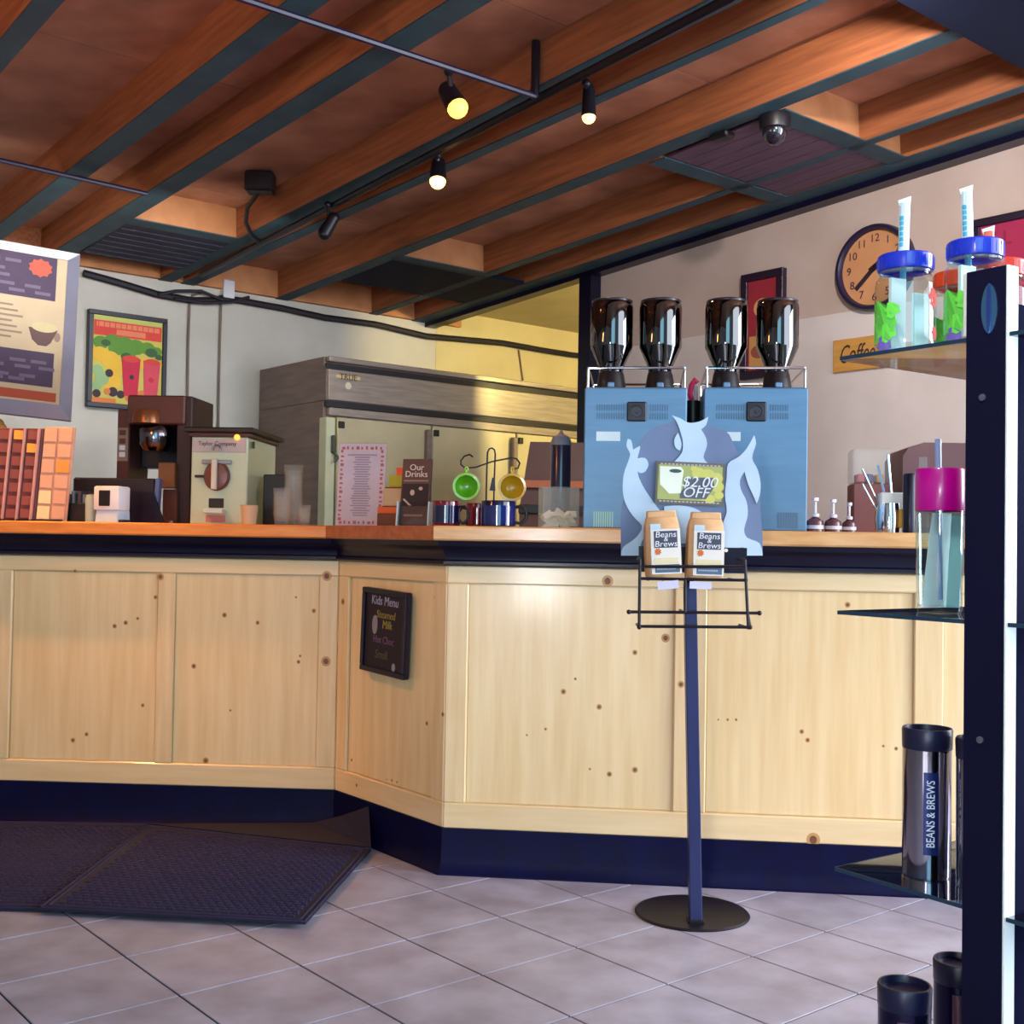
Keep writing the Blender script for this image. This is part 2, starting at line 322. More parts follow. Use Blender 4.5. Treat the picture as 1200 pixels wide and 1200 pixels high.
def can(px, py, ang, L, label, lit, tiltz, mount, bulb=BULB, r=.030, e=20, yaw=0):
    """px,py: where the mouth of the can is; mount: pixel on the track"""
    m0 = cp(*mount, -.035); p1 = hitp(px, py, m0, V((0, 1, 0)))
    t = thing('track_spotlight', label, 'spotlight', MX.Identity(4), 'track spotlights under the ceiling')
    d = V((math.sin(R_(ang)) * math.cos(R_(yaw)), math.sin(R_(yaw)) * math.sin(R_(ang)), -math.cos(R_(ang)))); p0 = p1 - d * L
    b = B(); b.rod(p0, p1, r * .82, 16, r); b.ball(p0, r * .82); b.done('can', BLKM, t)
    b = B(); b.rod(m0, p0 + (p1 - p0) * .45, .010); b.ball(m0, .018); b.done('stem', BLKM, t)
    b = B(); b.ball(p1, r * .93, (1, 1, 1)); b.done('bulb', bulb if lit else BLK, t)
    if lit: spot('spot_lamp', p1 + d * .05, p1 + d * 2, WARM, e, 80, .7)
    return t
can(536, 126, 38, .10, 'lit track spotlight glowing orange on the cross bar', True, 0, (526, 84), r=.042, e=16, yaw=-50)
can(690, 137, 8, .11, 'lit track spotlight pointing straight down, bronze can, right of the other lit ones', True, 0, (687, 98), BULB2, r=.028, e=14, yaw=-90)
can(513, 212, 20, .09, 'lit round track spotlight lowest of the glowing three', True, 0, (513, 182), BULB3, r=.038, e=20, yaw=-90)
can(380, 274, 30, .09, 'unlit black track spotlight at the far end of the track', False, 0, (384, 240), r=.034, yaw=180)
# junction box with cable
p = cp(305, 218, .10)
t = thing('junction_box', 'black ceiling junction box with a hanging cable', 'junction box', MX.Translation(p))
B().box(-.07, .07, -.05, .05, -.035, .066, .01).done('body', BLK, t)
c = [p, cp(290, 238, .06), cp(288, 255, .03), cp(294, 270, .0), cp(303, 278, -.01)]
B().tube([q - p + V((0, 0, -.02)) for q in c], .012).done('cable', BLK, t)
# dome camera
p = cp(908, 136, 0)
t = thing('dome_camera', 'black dome security camera under the ceiling beam', 'camera', MX.Translation(p))
B().lathe([(0, 0), (.062, 0), (.066, -.02), (.060, -.055), (.052, -.06)], seg=28).done('housing', BLK, t)
B().lathe([(.052, -.055), (.050, -.08), (.036, -.105), (.016, -.118), (0, -.121)], seg=28).done('dome', M('dome_gloss', (20, 20, 34), .08, coat=1), t)
p = cp(846, 156, 0)
tag(B().box(-.05, .05, -.03, .03, -.03, 0, .008).done('sensor', BLK, None, fr(p, A_)), 'small black bracket on the rafter beside the dome camera', 'bracket')

# ================================================================== COUNTER
ED = V((-.606, 4.176, 0)); DC = V((-.197, 3.656, 0)); TC = -.1089; TE = -.0569
eC = V((math.cos(TC), math.sin(TC), 0)); eE = V((math.cos(TE), math.sin(TE), 0)); eD = (DC - ED).normalized(); TD = math.atan2(eD.y, eD.x)
LE, LC = 2.6, 2.6; PTS = [ED - eE * LE, ED, DC, DC + eC * LC]
dirs = [eE, eD, eC]; nrm = [V((d.y, -d.x, 0)) for d in dirs]       # outward (towards the shop)
def mitre(i, o):
    if i == 0: return PTS[0] + nrm[0] * o
    if i == 3: return PTS[3] + nrm[2] * o
    n1, n2 = nrm[i - 1], nrm[i]; det = n1.x * n2.y - n1.y * n2.x
    return PTS[i] + V(((o * n2.y - o * n1.y) / det, (n1.x * o - n2.x * o) / det, 0))
def run(k, prof, name, m, parent=None, smooth=0):
    b = B(); inv = parent.matrix_world.inverted() if parent else MX.Identity(4)
    rings = []
    for i in (k, k + 1): rings.append([b.bm.verts.new(inv @ (mitre(i, o) + V((0, 0, z)))) for o, z in prof])
    n = len(prof)
    for j in range(n): b.bm.faces.new((rings[0][j], rings[1][j], rings[1][(j + 1) % n], rings[0][(j + 1) % n]))
    b.bm.faces.new(rings[0]); b.bm.faces.new(rings[1][::-1]); b._t()
    return b.done(name, m, parent, None, smooth)
frE = fr(ED, TE); frD = fr(ED, TD); frC = fr(DC, TC)
LD = (DC - ED).length
def uC(x, y): p = hitp(x, y, DC, nrm[2]); return (p - DC).dot(eC), p.z
def uE(x, y): p = hitp(x, y, ED, nrm[0]); return (p - ED).dot(eE), p.z
def uD(x, y): p = hitp(x, y, ED, nrm[1]); return (p - ED).dot(eD), p.z
MOLD = [(-.01, .943), (.012, .943), (.020, .948), (.020, .957), (.012, .962), (.014, .978), (.026, .994), (.044, 1.004), (.050, 1.02), (-.01, 1.02)]
PLIN = [(-.02, 0), (.022, 0), (.022, .006), (.010, .022), (.004, .05), (.003, .139), (-.02, .139)]
BODY = [(-.5, .02), (-.014, .02), (-.014, 1.019), (-.5, 1.019)]
def cabinet(k, mx, panels, x0, x1, label):
    """panels: list of (left, right) recessed fields; stiles fill what is between"""
    t = thing('counter_cabinet', label, 'counter', mx)
    run(k, BODY, 'carcass', PINE_V, t); run(k, PLIN, 'plinth', NAVYB, t, 35); run(k, MOLD, 'cornice_molding', NAVY, t, 35)
    B().box(x0, x1, -.0005, .014, .888, .944, .004).done('rail', PINE_H, t, smooth=0); B().box(x0, x1, -.0005, .014, .138, .216, .004).done('rail', PINE_H, t, smooth=0)
    xs = [x0] + [v for p in panels for v in p] + [x1]
    for a, b in zip(xs[::2], xs[1::2]):
        if b - a > .004: B().box(a, b, -.0005, .014, .2155, .8885, .004).done('stile', PINE_V, t, smooth=0)
    t['fields'] = [v for p in panels for v in p]
    for a, b in panels: B().box(a + .003, b - .003, .0105, .0139, .219, .885).done('panel', PINE, t, smooth=0)
    return t
def knots(t, fn, lst):
    b = B()
    for x, y, r in lst:
        u, z = fn(x, y); r = r * 4.0 / F
        fs = list(t['fields']); inp = any(a_ <= u <= b_ for a_, b_ in zip(fs[::2], fs[1::2])) and .216 < z < .888; y_ = .0105 if inp else -.0005
        b.mat(0).disc(u, z, r, r * 1.05, y_ - .0003, y_ + .002, 12)
        b.mat(1).disc(u, z, r * .55, r * .6, y_ - .0006, y_ + .002, 10)
    del t['fields']
    b.done('knot', [KNOT2 if False else M('knot_ring', (200, 152, 96), .45), KNOT], t, smooth=0, kind='stuff')
eps = [uE(x, 780)[0] for x in (12, 182.5, 203, 372)]
t = cabinet(0, frE, [(-2.5, -1.9), (-1.84, eps[0] - .07), (eps[0], eps[1]), (eps[2], eps[3])], -LE, 0, 'knotty pine counter front with two wide panels behind the dark mats')
knots(t, uE, [(188, 676, 4.5), (181, 700, 2.5), (133, 734, 2.8), (146, 730, 2.8), (160, 725, 2), (166, 827, 2.4), (84, 868, 3), (100, 861, 2.6), (262, 721, 3.2), (226, 781, 3.2), (301, 730, 2.6), (367, 716, 2.8), (349, 776, 2.4), (351, 769, 1.6), (240, 892, 4), (383, 675, 6), (382, 775, 6), (88, 669, 2), (269, 833, 1.5), (346, 700, 1.5)])
dl = uD(407, 780)[0]; dr = uD(506.5, 800)[0]
t = cabinet(1, frD, [(dl, dr)], 0, LD, 'short angled pine counter front carrying the small chalkboard sign')
knots(t, uD, [(418, 920, 2), (456, 915, 1.6), (462, 917, 1.4), (450, 914, 1), (497, 848, 2.6), (402, 705, 4), (507, 700, 3), (519, 837, 2.5), (409, 891, 2)])
cps = [uC(547.5, 800)[0], uC(789.5, 800)[0], uC(828, 800)[0], uC(1071, 800)[0]]
t = cabinet(2, frC, [(cps[0], cps[1]), (cps[2], cps[3]), (cps[3] + .085, cps[3] + .75)], 0, LC, 'long bright knotty pine counter front behind the bag stand')
knots(t, uC, [(744, 765, 2.8), (674, 796, 1.6), (660, 811, 3), (702, 829, 3), (714, 908, 2.8), (744, 903, 3.2), (691, 902, 1.3), (639, 855, 1.6), (780, 748, 4.5), (798, 802, 3.5), (712, 681, 6), (853, 844, 1.5), (863, 844, 1.5), (842, 844, 1), (940, 858, 2.5), (947, 868, 2.5), (953, 984, 7), (1051, 878, 2), (1036, 875, 1.5), (994, 709, 3), (617, 862, 1.2)])
# worktop
t = thing('countertop', 'continuous wooden worktop, tinted by warm light at one end and pale maple at the other', 'worktop', MX.Identity(4))
PTOP = [(-.95, 1.02), (.070, 1.02), (.075, 1.025), (.075, 1.060), (.070, 1.065), (-.95, 1.065)]
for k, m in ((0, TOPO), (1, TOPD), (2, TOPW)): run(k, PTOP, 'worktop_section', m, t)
# kids menu chalkboard on angled panel
p = hitp(451, 742, ED + nrm[1] * .02, nrm[1]); u, z = (p - ED).dot(eD), p.z
def loc(fn, *q): return fn(*q)
cs = [hitp(x, y, ED + nrm[1] * .02, nrm[1]) for x, y in ((427, 689), (478, 693.5), (474, 795), (423, 786))]
wS = ((cs[1] - cs[0]).length + (cs[2] - cs[3]).length) / 2; hS = ((cs[3] - cs[0]).length + (cs[2] - cs[1]).length) / 2
p = sum(cs, V()) / 4
dv = (cs[0] + cs[1] - cs[2] - cs[3]); lean = math.atan2(dv.dot(eD), dv.z)
t = thing('chalkboard_sign', 'small black framed chalkboard menu on the angled counter front', 'sign', fr(p, TD) @ MX.Rotation(lean, 4, 'Y'))
a, h = wS / 2, hS / 2
B().box(-a, a, 0, .018, -h, h, .003).done('board', M('chalkboard', (34, 22, 34), .7), t, smooth=0)
b = B(); fw = .018
for q in ((-a, a, h - fw, h), (-a, a, -h, -h + fw), (-a, -a + fw, -h + fw, h - fw), (a - fw, a, -h + fw, h - fw)): b.box(q[0], q[1], -.008, .006, q[2], q[3], .002)
b.done('frame', NAVY, t, smooth=0)
for s, zz, sz, c, xo in (('Kids Menu', h * .72, .042, (170, 165, 185), 0), ('Steamed', h * .40, .036, (150, 135, 60), .01), ('Milk', h * .17, .038, (160, 150, 60), .02), ('Hot Choc', -h * .2, .034, (120, 84, 120), 0), ('Small', -h * .55, .040, (90, 86, 70), -.01)):
    text(s, sz, fl(c), t, xo, -.001, zz, sx=.92, shear=.1)
B().disc(-a * .42, h * .14, .016, .032, -.0015, 0, 14).done('chalk_drawing', fl((150, 145, 150)), t, smooth=0); B().disc(a * .5, -h * .78, .010, .014, -.0015, 0, 12).done('chalk_drawing', fl((150, 145, 150)), t, smooth=0)

# ------------------------------------------------------------------ floor mats
def mat_rug(name, label, px, z, rows=30, curl=None):
    P4 = [hitz(x, y, z) for x, y in px]
    c = sum(P4, V()) / 4
    t = thing(name, label, 'mat', MX.Translation(c - V((0, 0, c.z))))
    off = V((c.x, c.y, 0)); b = B()
    Q = [p - off for p in P4]
    b.poly([(q.x, q.y, z - .008) for q in Q], (0, 0, .005)); b.done('backing', M('rug_backing', (24, 22, 48), .8), t, smooth=0)
    b = B(); n = 26; mrows = 34; e = .05                             # carpet of small raised pads (woven relief)
    def bl(u, v): return (Q[0] * (1 - u) + Q[1] * u) * (1 - v) + (Q[3] * (1 - u) + Q[2] * u) * v
    for i in range(n):
        for j in range(mrows):
            u0 = e + (1 - 2 * e) * (i + (.5 if j % 2 else 0)) / n; v0 = e + (1 - 2 * e) * j / mrows
            if u0 > 1 - e: continue
            du = (1 - 2 * e) / n * .82; dv = (1 - 2 * e) / mrows * .72
            q = [bl(u0, v0), bl(min(u0 + du, 1 - e), v0), bl(min(u0 + du, 1 - e), v0 + dv), bl(u0, v0 + dv)]; cc = sum(q, V()) / 4
            lo = [b.bm.verts.new((k.x, k.y, z - .003)) for k in q]; hi = [b.bm.verts.new((cc.x + (k.x - cc.x) * .7, cc.y + (k.y - cc.y) * .7, z + .001)) for k in q]
            b.bm.faces.new(hi)
            for k in range(4): b.bm.faces.new((lo[k], lo[(k + 1) % 4], hi[(k + 1) % 4], hi[k]))
    b._t(); b.done('carpet_pile', RUG, t, smooth=0, kind='stuff')
    b = B()
    for k in range(4):
        for w_ in (.0, .022):
            a = Q[k]; d = Q[(k + 1) % 4]; cc = sum(Q, V()) / 4
            a2 = a + (cc - a).normalized() * (w_ + .006); d2 = d + (cc - d).normalized() * (w_ + .006)
            b.rod((a2.x, a2.y, z - .002), (d2.x, d2.y, z - .002), .003, 6)
    b.done('border', M('rug_border', (40, 36, 72), .9), t)
    return t
mat_rug('floor_mat', 'dark navy ribbed floor mat lying partly under the other one', [(-140, 1060), (120, 1066), (200, 965), (-60, 961)], .012)
mt = mat_rug('floor_mat', 'dark navy ribbed floor mat nearest the angled counter, overlapping the other', [(45, 1063), (358, 1080), (435, 994), (172, 966)], .022)
# its back edge turned up against the plinth
off = V((mt.matrix_world.translation.x, mt.matrix_world.translation.y, 0))
qa, qb = hitz(172, 966, .020) - off, hitz(435, 994, .020) - off
qu = hitp(432, 946, ED + nrm[1] * .032, nrm[1]) - off; qe = hitp(366, 965, ED + nrm[0] * .032, nrm[0]) - off; qm = hitp(400, 957, ED + nrm[1] * .05, nrm[1]) - off
b = B(); dn = V((0, -.004, .004))
for tri in ((qa, qb, qe), (qb, qm, qe), (qb, qu, qm)): b.poly(tri, dn)
b.done('turned_up_edge', MT['rug_backing'], mt, smooth=0)

# ================================================================== BAG STAND
pb = hitz(815, 1083, 0); dc = hitz(811, 1069, .004)
t = thing('bag_stand', 'black floor stand with round base and wire basket in front of the counter', 'display stand', MX.Translation(pb))
cx = dc - pb
B().lathe([(0, 0), (.156, 0), (.158, .003), (.154, .007), (0, .009)], (cx.x, cx.y, 0), 48).done('base', BLKM, t)
DS = pb.y
def sl(x, y, d=DS): p = at(x, y, d); return p - V((pb.x, pb.y, 0))
top = sl(808.5, 684)
B().box(-.0165, .0165, -.0165, .0165, .006, top.z, .002).xf(MX(((1, 0, top.x / top.z, 0), (0, 1, 0, 0), (0, 0, 1, 0), (0, 0, 0, 1)))).done('pole', M('pole_blue_black', (38, 46, 92), .35), t, smooth=0)
B().box(-.022, .022, -.022, .022, .004, .016, .003).done('pole_socket', BLKM, t, smooth=0)
c0, c1 = sl(748, 640, DS + .03), sl(874, 672, DS + .03)
B().box(c0.x, c1.x, .0165, .0205, c1.z, c0.z).done('back_plate', NAVY, t, smooth=0); B().box(top.x - .012, top.x + .012, .0166, .0204, top.z - .06, c1.z + .002).done('neck', NAVY, t, smooth=0)
B().disc(sl(852, 645).x, sl(852, 645).z, .005, .005, .012, .0165, 12).done('rivet', WHITE, t)
WF = DS - .075; b = B(); wr = .0042
def wp(x, y, d=WF): return sl(x, y, d)
for q in (((749, 678), (876, 680)), ((737, 717), (890, 718.5)), ((749, 734), (879, 735)), ((751, 664), (874, 664))): b.rod(wp(*q[0]), wp(*q[1]), wr, 8)
for q in (((750, 655), (749, 735)), ((873, 656), (877, 736)), ((803, 679), (803, 718)), ((876, 718), (879, 735))): b.rod(wp(*q[0]), wp(*q[1]), wr, 8)
for q in ((750, 655), (873, 656), (749, 735), (877, 736), (803, 718)): p = wp(*q); b.rod(p, (p.x * .97, .03, p.z), wr, 8)
for q in ((737, 717), (890, 718.5), (749, 735), (879, 735)): b.ball(wp(*q), .0065, seg=10)
for k in range(7): x = 760 + k * 17; p = wp(x, 679.5); b.rod(p, (p.x, .03, p.z), .003, 6)
b.done('wire_basket', BLKM, t)
# flame sign (die cut board) : own thing, held by the stand
DSG = DS + .022
ts = thing('flame_sign', 'die cut grey and pale blue flame shaped display board behind the coffee bags', 'sign', MX.Translation(V((pb.x, DSG, 0))))
def fp(cx, cy): p = at(680 + cx / 4.286, 450 + cy / 4.286, DSG); return (p.x - pb.x, p.z)
def smo(pts, n=3):
    out = []; N = len(pts)
    for i in range(N):
        p0, p1, p2, p3 = [V((*pts[(i + k) % N], 0)) for k in (-1, 0, 1, 2)]
        sharp = lambda a, b, c: (b - a).normalized().dot((c - b).normalized()) < .25
        m1 = V() if sharp(p0, p1, p2) else (p2 - p0) / 2; m2 = V() if sharp(p1, p2, p3) else (p3 - p1) / 2
        for k in range(n):
            t_ = k / n; q = p1 * (2 * t_ ** 3 - 3 * t_ ** 2 + 1) + m1 * (t_ ** 3 - 2 * t_ ** 2 + t_) + p2 * (-2 * t_ ** 3 + 3 * t_ ** 2) + m2 * (t_ ** 3 - t_ ** 2)
            out.append((q.x, q.y))
    return out
back = [(205, 862), (205, 640), (222, 560), (220, 470), (248, 380), (300, 290), (360, 225), (440, 195), (500, 180), (560, 200), (620, 205), (730, 235), (770, 300), (800, 350), (860, 360), (880, 420), (905, 520), (903, 600), (915, 760), (915, 862), (820, 862), (700, 862), (400, 862)]
left = [(295, 862), (205, 862), (215, 820), (270, 780), (300, 745), (308, 710), (265, 665), (227, 600), (213, 530), (219, 450), (240, 390), (250, 350), (232, 312), (238, 276), (256, 285), (264, 330), (297, 312), (300, 322), (286, 374), (325, 372), (342, 405), (325, 440), (300, 447), (287, 436), (294, 470), (324, 530), (372, 600), (402, 640), (335, 655), (322, 760), (305, 800)]
mid = [(460, 158), (500, 172), (545, 195), (600, 188), (642, 165), (632, 205), (606, 228), (630, 270), (635, 312), (618, 368), (642, 400), (470, 392), (510, 345), (515, 290), (502, 240), (482, 188)]
right = [(872, 258), (882, 300), (862, 372), (890, 430), (905, 500), (900, 560), (884, 602), (868, 560), (840, 500), (825, 440), (802, 480), (806, 530), (834, 590), (840, 660), (822, 730), (838, 772), (900, 800), (915, 862), (825, 862), (820, 820), (720, 820), (702, 760), (715, 700), (735, 640), (725, 560), (735, 470), (742, 400), (792, 368), (835, 325)]
low = [(420, 615), (500, 610), (575, 625), (625, 660), (640, 720), (620, 780), (500, 800), (440, 720)]
small = [(490, 245), (508, 300), (500, 335), (478, 320), (472, 280)]
B().xz([fp(*q) for q in smo(back)], 0, .004).done('backing_board', M('sign_grey', (104, 124, 158), .6), ts, smooth=0)
for q in (left, mid, right, low, small): B().xz([fp(*k) for k in smo(q)], -.003, 0).done('flame', M('sign_pale', (186, 212, 232), .55), ts, smooth=0)
# coupon card
p0, p1 = at(769, 541, DSG - .012), at(848.5, 592, DSG - .012)
cw, ch = p1.x - p0.x, p0.z - p1.z
tc = thing('coupon_card', 'green and yellow coupon card with a white cup stuck on the flame board', 'card', MX.Translation(V(((p0.x + p1.x) / 2, DSG - .0085, (p0.z + p1.z) / 2))) @ MX.Rotation(R_(1.6), 4, 'Y'))
B().box(-cw / 2, cw / 2, 0, .0025, -ch / 2, ch / 2).done('card', fl((104, 104, 92)), tc, smooth=0)
b = B(); X = lambda u: (u - .5) * cw; Z = lambda v: (.5 - v) * ch
b.mat(0).box(X(.03), X(.97), -.0006, 0, Z(.90), Z(.08))
b.mat(1)
for kk, (u, v, r) in enumerate(((.62, .25, .10), (.75, .3, .12), (.88, .35, .1), (.9, .55, .1), (.8, .85, .08), (.93, .75, .07), (.7, .82, .06), (.55, .15, .05))): b.disc(X(u), Z(v), cw * r, cw * r * .8, -.0009 - .00004 * kk, 0, 14)
b.mat(2).xz([(X(.05), Z(.12)), (X(.36), Z(.12)), (X(.40), Z(.2)), (X(.37), Z(.74)), (X(.20), Z(.76)), (X(.06), Z(.55))], -.0014, 0)
b.mat(3).disc(X(.28), Z(.22), cw * .09, ch * .045, -.0018, 0, 16)
b.mat(4).xz([(X(.42), Z(.36)), (X(.84), Z(.34)), (X(.86), Z(.56)), (X(.74), Z(.86)), (X(.36), Z(.86)), (X(.36), Z(.74)), (X(.41), Z(.62))], -.0013, 0)
b.mat(5)
for k in range(16): u = .06 + k * .056; b.box(X(u), X(u + .035), -.0012, 0, Z(.955), Z(.925)); b.box(X(u), X(u + .035), -.0012, 0, Z(.075), Z(.045))
b.done('print', [fl((170, 182, 110)), fl((206, 208, 108)), fl((236, 246, 226)), fl((60, 88, 84)), fl((92, 98, 112)), fl((190, 180, 190))], tc, smooth=0)
text('$2.00', .040 * cw / .18, fl((226, 236, 240)), tc, X(.63), -.0022, Z(.47), shear=.25, sx=1.05); text('OFF', .038 * cw / .18, fl((222, 232, 240)), tc, X(.58), -.0022, Z(.72), shear=.25, sx=1.05)
# coffee bags
KRAFT = M('kraft_paper', (224, 180, 132), .65, col2=(210, 164, 114), scale=30, bump=.3)
def bag(cx_, y0, y1, x0, x1, tilt, label, d):
    pA_, pB_ = at(x0, y1, d), at(x1, y0, d); wd, hh = pB_.x - pA_.x, pB_.z - pA_.z; c = at(cx_, y1, d)
    t = thing('coffee_bag', label, 'coffee bag', MX.Translation(c) @ MX.Rotation(R_(tilt), 4, 'Y'), 'kraft coffee bags on the stand')
    secs = []
    for k, (zf, wf, df) in enumerate(((0, .93, .030), (.03, .99, .034), (.2, 1.0, .036), (.5, .99, .035), (.75, .96, .028), (.86, .90, .017), (.9, .86, .010), (.905, .84, .012), (.98, .82, .012), (1, .80, .008))):
        w2 = wd / 2 * wf; q = df; cc = .25
        secs.append([(-w2, -q * (1 - cc), hh * zf), (-w2 + q * cc, -q, hh * zf), (0, -q * 1.06, hh * zf), (w2 - q * cc, -q, hh * zf), (w2, -q * (1 - cc), hh * zf), (w2, q * .9, hh * zf), (0, q, hh * zf), (-w2, q * .9, hh * zf)])
    B().loft(secs).done('bag_body', KRAFT, t, smooth=40)
    X = lambda u: (u - .5) * wd; Z = lambda v: (1 - v) * hh; yf = -.0395
    b = B()
    b.mat(0).box(X(.13), X(.97), yf, yf + .006, Z(.95), Z(.28))
    b.mat(1).box(X(.22), X(.88), yf - .0006, yf, Z(.56), Z(.31))
    b.mat(2)
    st_ = [(X(.32) + (.010 if k % 2 else .007) * math.cos(k * math.pi / 8), Z(.615) + (.010 if k % 2 else .007) * math.sin(k * math.pi / 8)) for k in range(16)]
    b.xz(st_, yf - .0012, yf)
    b.mat(3).box(X(.22), X(.92), yf - .0006, yf, Z(.93), Z(.81))
    b.mat(4)
    for k in range(10): b.box(X(.27 + k * .055), X(.27 + k * .055 + .04), yf - .0010, yf, Z(.885), Z(.862))
    b.mat(5).box(X(.2), X(.9), yf - .0006, yf, Z(.80), Z(.71))
    b.mat(6).box(X(.13), X(.42), yf - .0006, yf, Z(.29), Z(.20))
    b.done('label_print', [fl((240, 236, 226)), fl((70, 76, 96)), fl((214, 116, 52)), fl((88, 112, 134)), fl((170, 190, 206)), fl((236, 224, 180)), fl((196, 220, 232))], t, smooth=0)
    for s, v in (('Beans', .365), ('&', .432), ('Brews', .505)): text(s, hh * .125 if s != '&' else hh * .10, fl((240, 244, 248)), t, X(.55), yf - .0018, Z(v), shear=.12, sx=1.08)
    return t
bag(777.5, 599, 676, 755, 797, -3, 'kraft coffee bag leaning to the left on the stand', DS - .03)
bag(825, 601, 678, 803, 846, .8, 'kraft coffee bag standing upright on the stand beside the leaning one', DS - .03)
for (x0, y0, x1, y1, ti, lb) in ((771, 681, 796, 690, -6, 'small white price card below the leaning coffee bag'), (808, 682, 834, 690, 2, 'small white price card below the upright coffee bag')):
    pA_, pB_ = at(x0, y1, WF - .008), at(x1, y0, WF - .008)
    o = B().box(-(pB_.x - pA_.x) / 2, (pB_.x - pA_.x) / 2, 0, .001, 0, pB_.z - pA_.z); tag(o.done('price_card', fl((214, 214, 240)), None, MX.Translation(V(((pA_.x + pB_.x) / 2, pA_.y, pA_.z))) @ MX.Rotation(R_(ti), 4, 'Y')), lb, 'card')

# ================================================================== BEAN MACHINES ON THE COUNTER
BLUE = M('machine_sky_tinted_steel', (94, 136, 168), .42, metal=.2, col2=(86, 128, 162), scale=4, st_=(1, 1, 10))  # steel with the blue sky reflection put into its base colour
BLUED = M('machine_blue_dark', (70, 108, 138), .5)
DM = .13
def onc(x, y, dep): p = hitp(x, y, DC - nrm[2] * dep, nrm[2]); return (p - DC).dot(eC), p.z
def machine(x0, x1, label, hoppers, fanx, lab, grill):
    u0, zt = onc(x0, 453, DM); u1, _ = onc(x1, 454, DM); wd = u1 - u0; zt = onc((x0 + x1) / 2, 453.5, DM)[1]; hh = zt - 1.065
    org = DC + eC * ((u0 + u1) / 2) - nrm[2] * DM
    t = thing('coffee_machine', label, 'coffee machine', fr((org.x, org.y, 1.065), TC))
    X = lambda px: onc(px, 500, DM)[0] - (u0 + u1) / 2
    Z = lambda py, px=(x0 + x1) / 2: onc(px, py, DM)[1] - 1.065
    B().box(-wd / 2, wd / 2, .004, .44, .0, hh, .006).done('body', BLUE, t, smooth=0)
    B().box(-wd / 2 + .002, wd / 2 - .002, 0, .006, .003, hh - .004, .002).done('back_panel', BLUE, t, smooth=0)
    f = X(fanx)
    B().box(f - .031, f + .031, -.007, .0, Z(494), Z(471), .004).done('fan_grille', BLK, t, smooth=0)
    b = B(); b.lathe([(.0, 0), (.022, 0), (.024, .003), (.018, .004), (.016, .002), (.006, .002), (.005, .005), (0, .005)], (0, 0, 0), 20, MX.Translation((f, -.006, (Z(494) + Z(471)) / 2)) @ MX.Rotation(R_(90), 4, 'X')); b.done('fan_ring', M('fan_dark', (34, 30, 44), .4), t)
    b = B()
    for k in range(30):
        x = X(x0 + 14) + k * (wd - .095) / 30
        if abs(x - f) < .036: continue
        for r in range(2): b.box(x, x + .0034, -.0012, .0, Z(491.5 - r * 10), Z(484 - r * 10))
    b.done('vent_slots', BLUED, t, smooth=0, kind='stuff')
    B().box(X(lab[0]), X(lab[1]), -.0014, 0, Z(lab[3]), Z(lab[2])).done('data_plate', M('data_plate', (206, 228, 236), .5), t, smooth=0)
    b = B()
    for k in range(9): x = X(grill[0]) + k * .0072; b.box(x, x + .0042, -.002, 0, Z(618), Z(600))
    b.done('lower_louvres', M('louvre_' + ('pale' if grill[1] else 'dark'), (160, 210, 196) if grill[1] else (88, 122, 152), .5), t, smooth=0)
    zr_ = onc(x0, 431, DM + .02)[1] - 1.065; b = B(); r = .0042; xl, xr = -wd / 2 + .010, wd / 2 - .008
    b.tube([(xl, .02, hh), (xl, .02, zr_ - .006), (xl + .004, .02, zr_), (xr - .004, .02, zr_), (xr, .02, zr_ - .006), (xr, .02, hh)], r)
    b.tube([(xl, .42, hh), (xl, .42, zr_ - .006), (xl + .004, .42, zr_), (xr - .004, .42, zr_), (xr, .42, zr_ - .006), (xr, .42, hh)], r)
    b.rod((xl, .02, zr_), (xl, .42, zr_), r * .8); b.rod((xr, .02, zr_), (xr, .42, zr_), r * .8)
    b.done('cup_rail', CHROME, t)
    for hx in hoppers:
        dh = DM + .16; u = onc(hx, 400, dh)[0] - (u0 + u1) / 2; zz = lambda y: onc(hx, y, dh)[1] - 1.065
        rr = (onc(hx + 25, 400, dh)[0] - onc(hx - 25, 400, dh)[0]) / 2
        h0 = zz(447); c = (u, .16, 0)
        ho = B().lathe([(rr * .52, zz(447)), (rr * .56, zz(432)), (rr * .99, zz(408)), (rr, zz(404)), (rr, zz(362)), (rr * .96, zz(356)), (rr * .90, zz(354)), (rr * .90, zz(356.5)), (rr * .94, zz(362)), (rr * .95, zz(404)), (rr * .92, zz(409))], c, 36).done('bean_hopper', SMOKE, t)
        B().lathe([(rr * .5, zz(447) + .002), (rr * .53, zz(431.5)), (rr * .90, zz(409)), (rr * .90, zz(407)), (rr * .4, zz(406)), (0, zz(405.5))], c, 28).done('beans', M('dark_beans', (26, 16, 18), .5, col2=(14, 8, 10), scale=200, bump=.6), ho, kind=None)
        B().lathe([(rr * .93, zz(357)), (rr * .97, zz(353.5)), (rr * .9, zz(352.5)), (0, zz(352))], c, 28).done('lid', M('hopper_lid', (44, 34, 38), .3), ho)
        B().lathe([(rr * .88, hh + .0), (rr * .90, hh + .012), (rr * .7, hh + .016), (rr * .6, zz(440)), (rr * .54, zz(436)), (rr * .5, hh)], c, 28).done('collar', BLK, ho)
        B().box(u - .011, u + .011, .16 - rr * .75, .16 - rr * .6, hh + .001, hh + .03, .003).done('latch', M('latch_blue', (112, 150, 190), .3), ho, smooth=0)
    return t
machine(685, 805.5, 'sky blue tinted steel bean coffee machine with two hoppers, left of the pair', (717, 774), 746, (699, 727, 506, 517), (697, 1))
machine(825, 947.5, 'sky blue tinted steel bean coffee machine with two hoppers, right of the pair', (851, 911), 886, (850, 868, 506.5, 517), (913, 0))
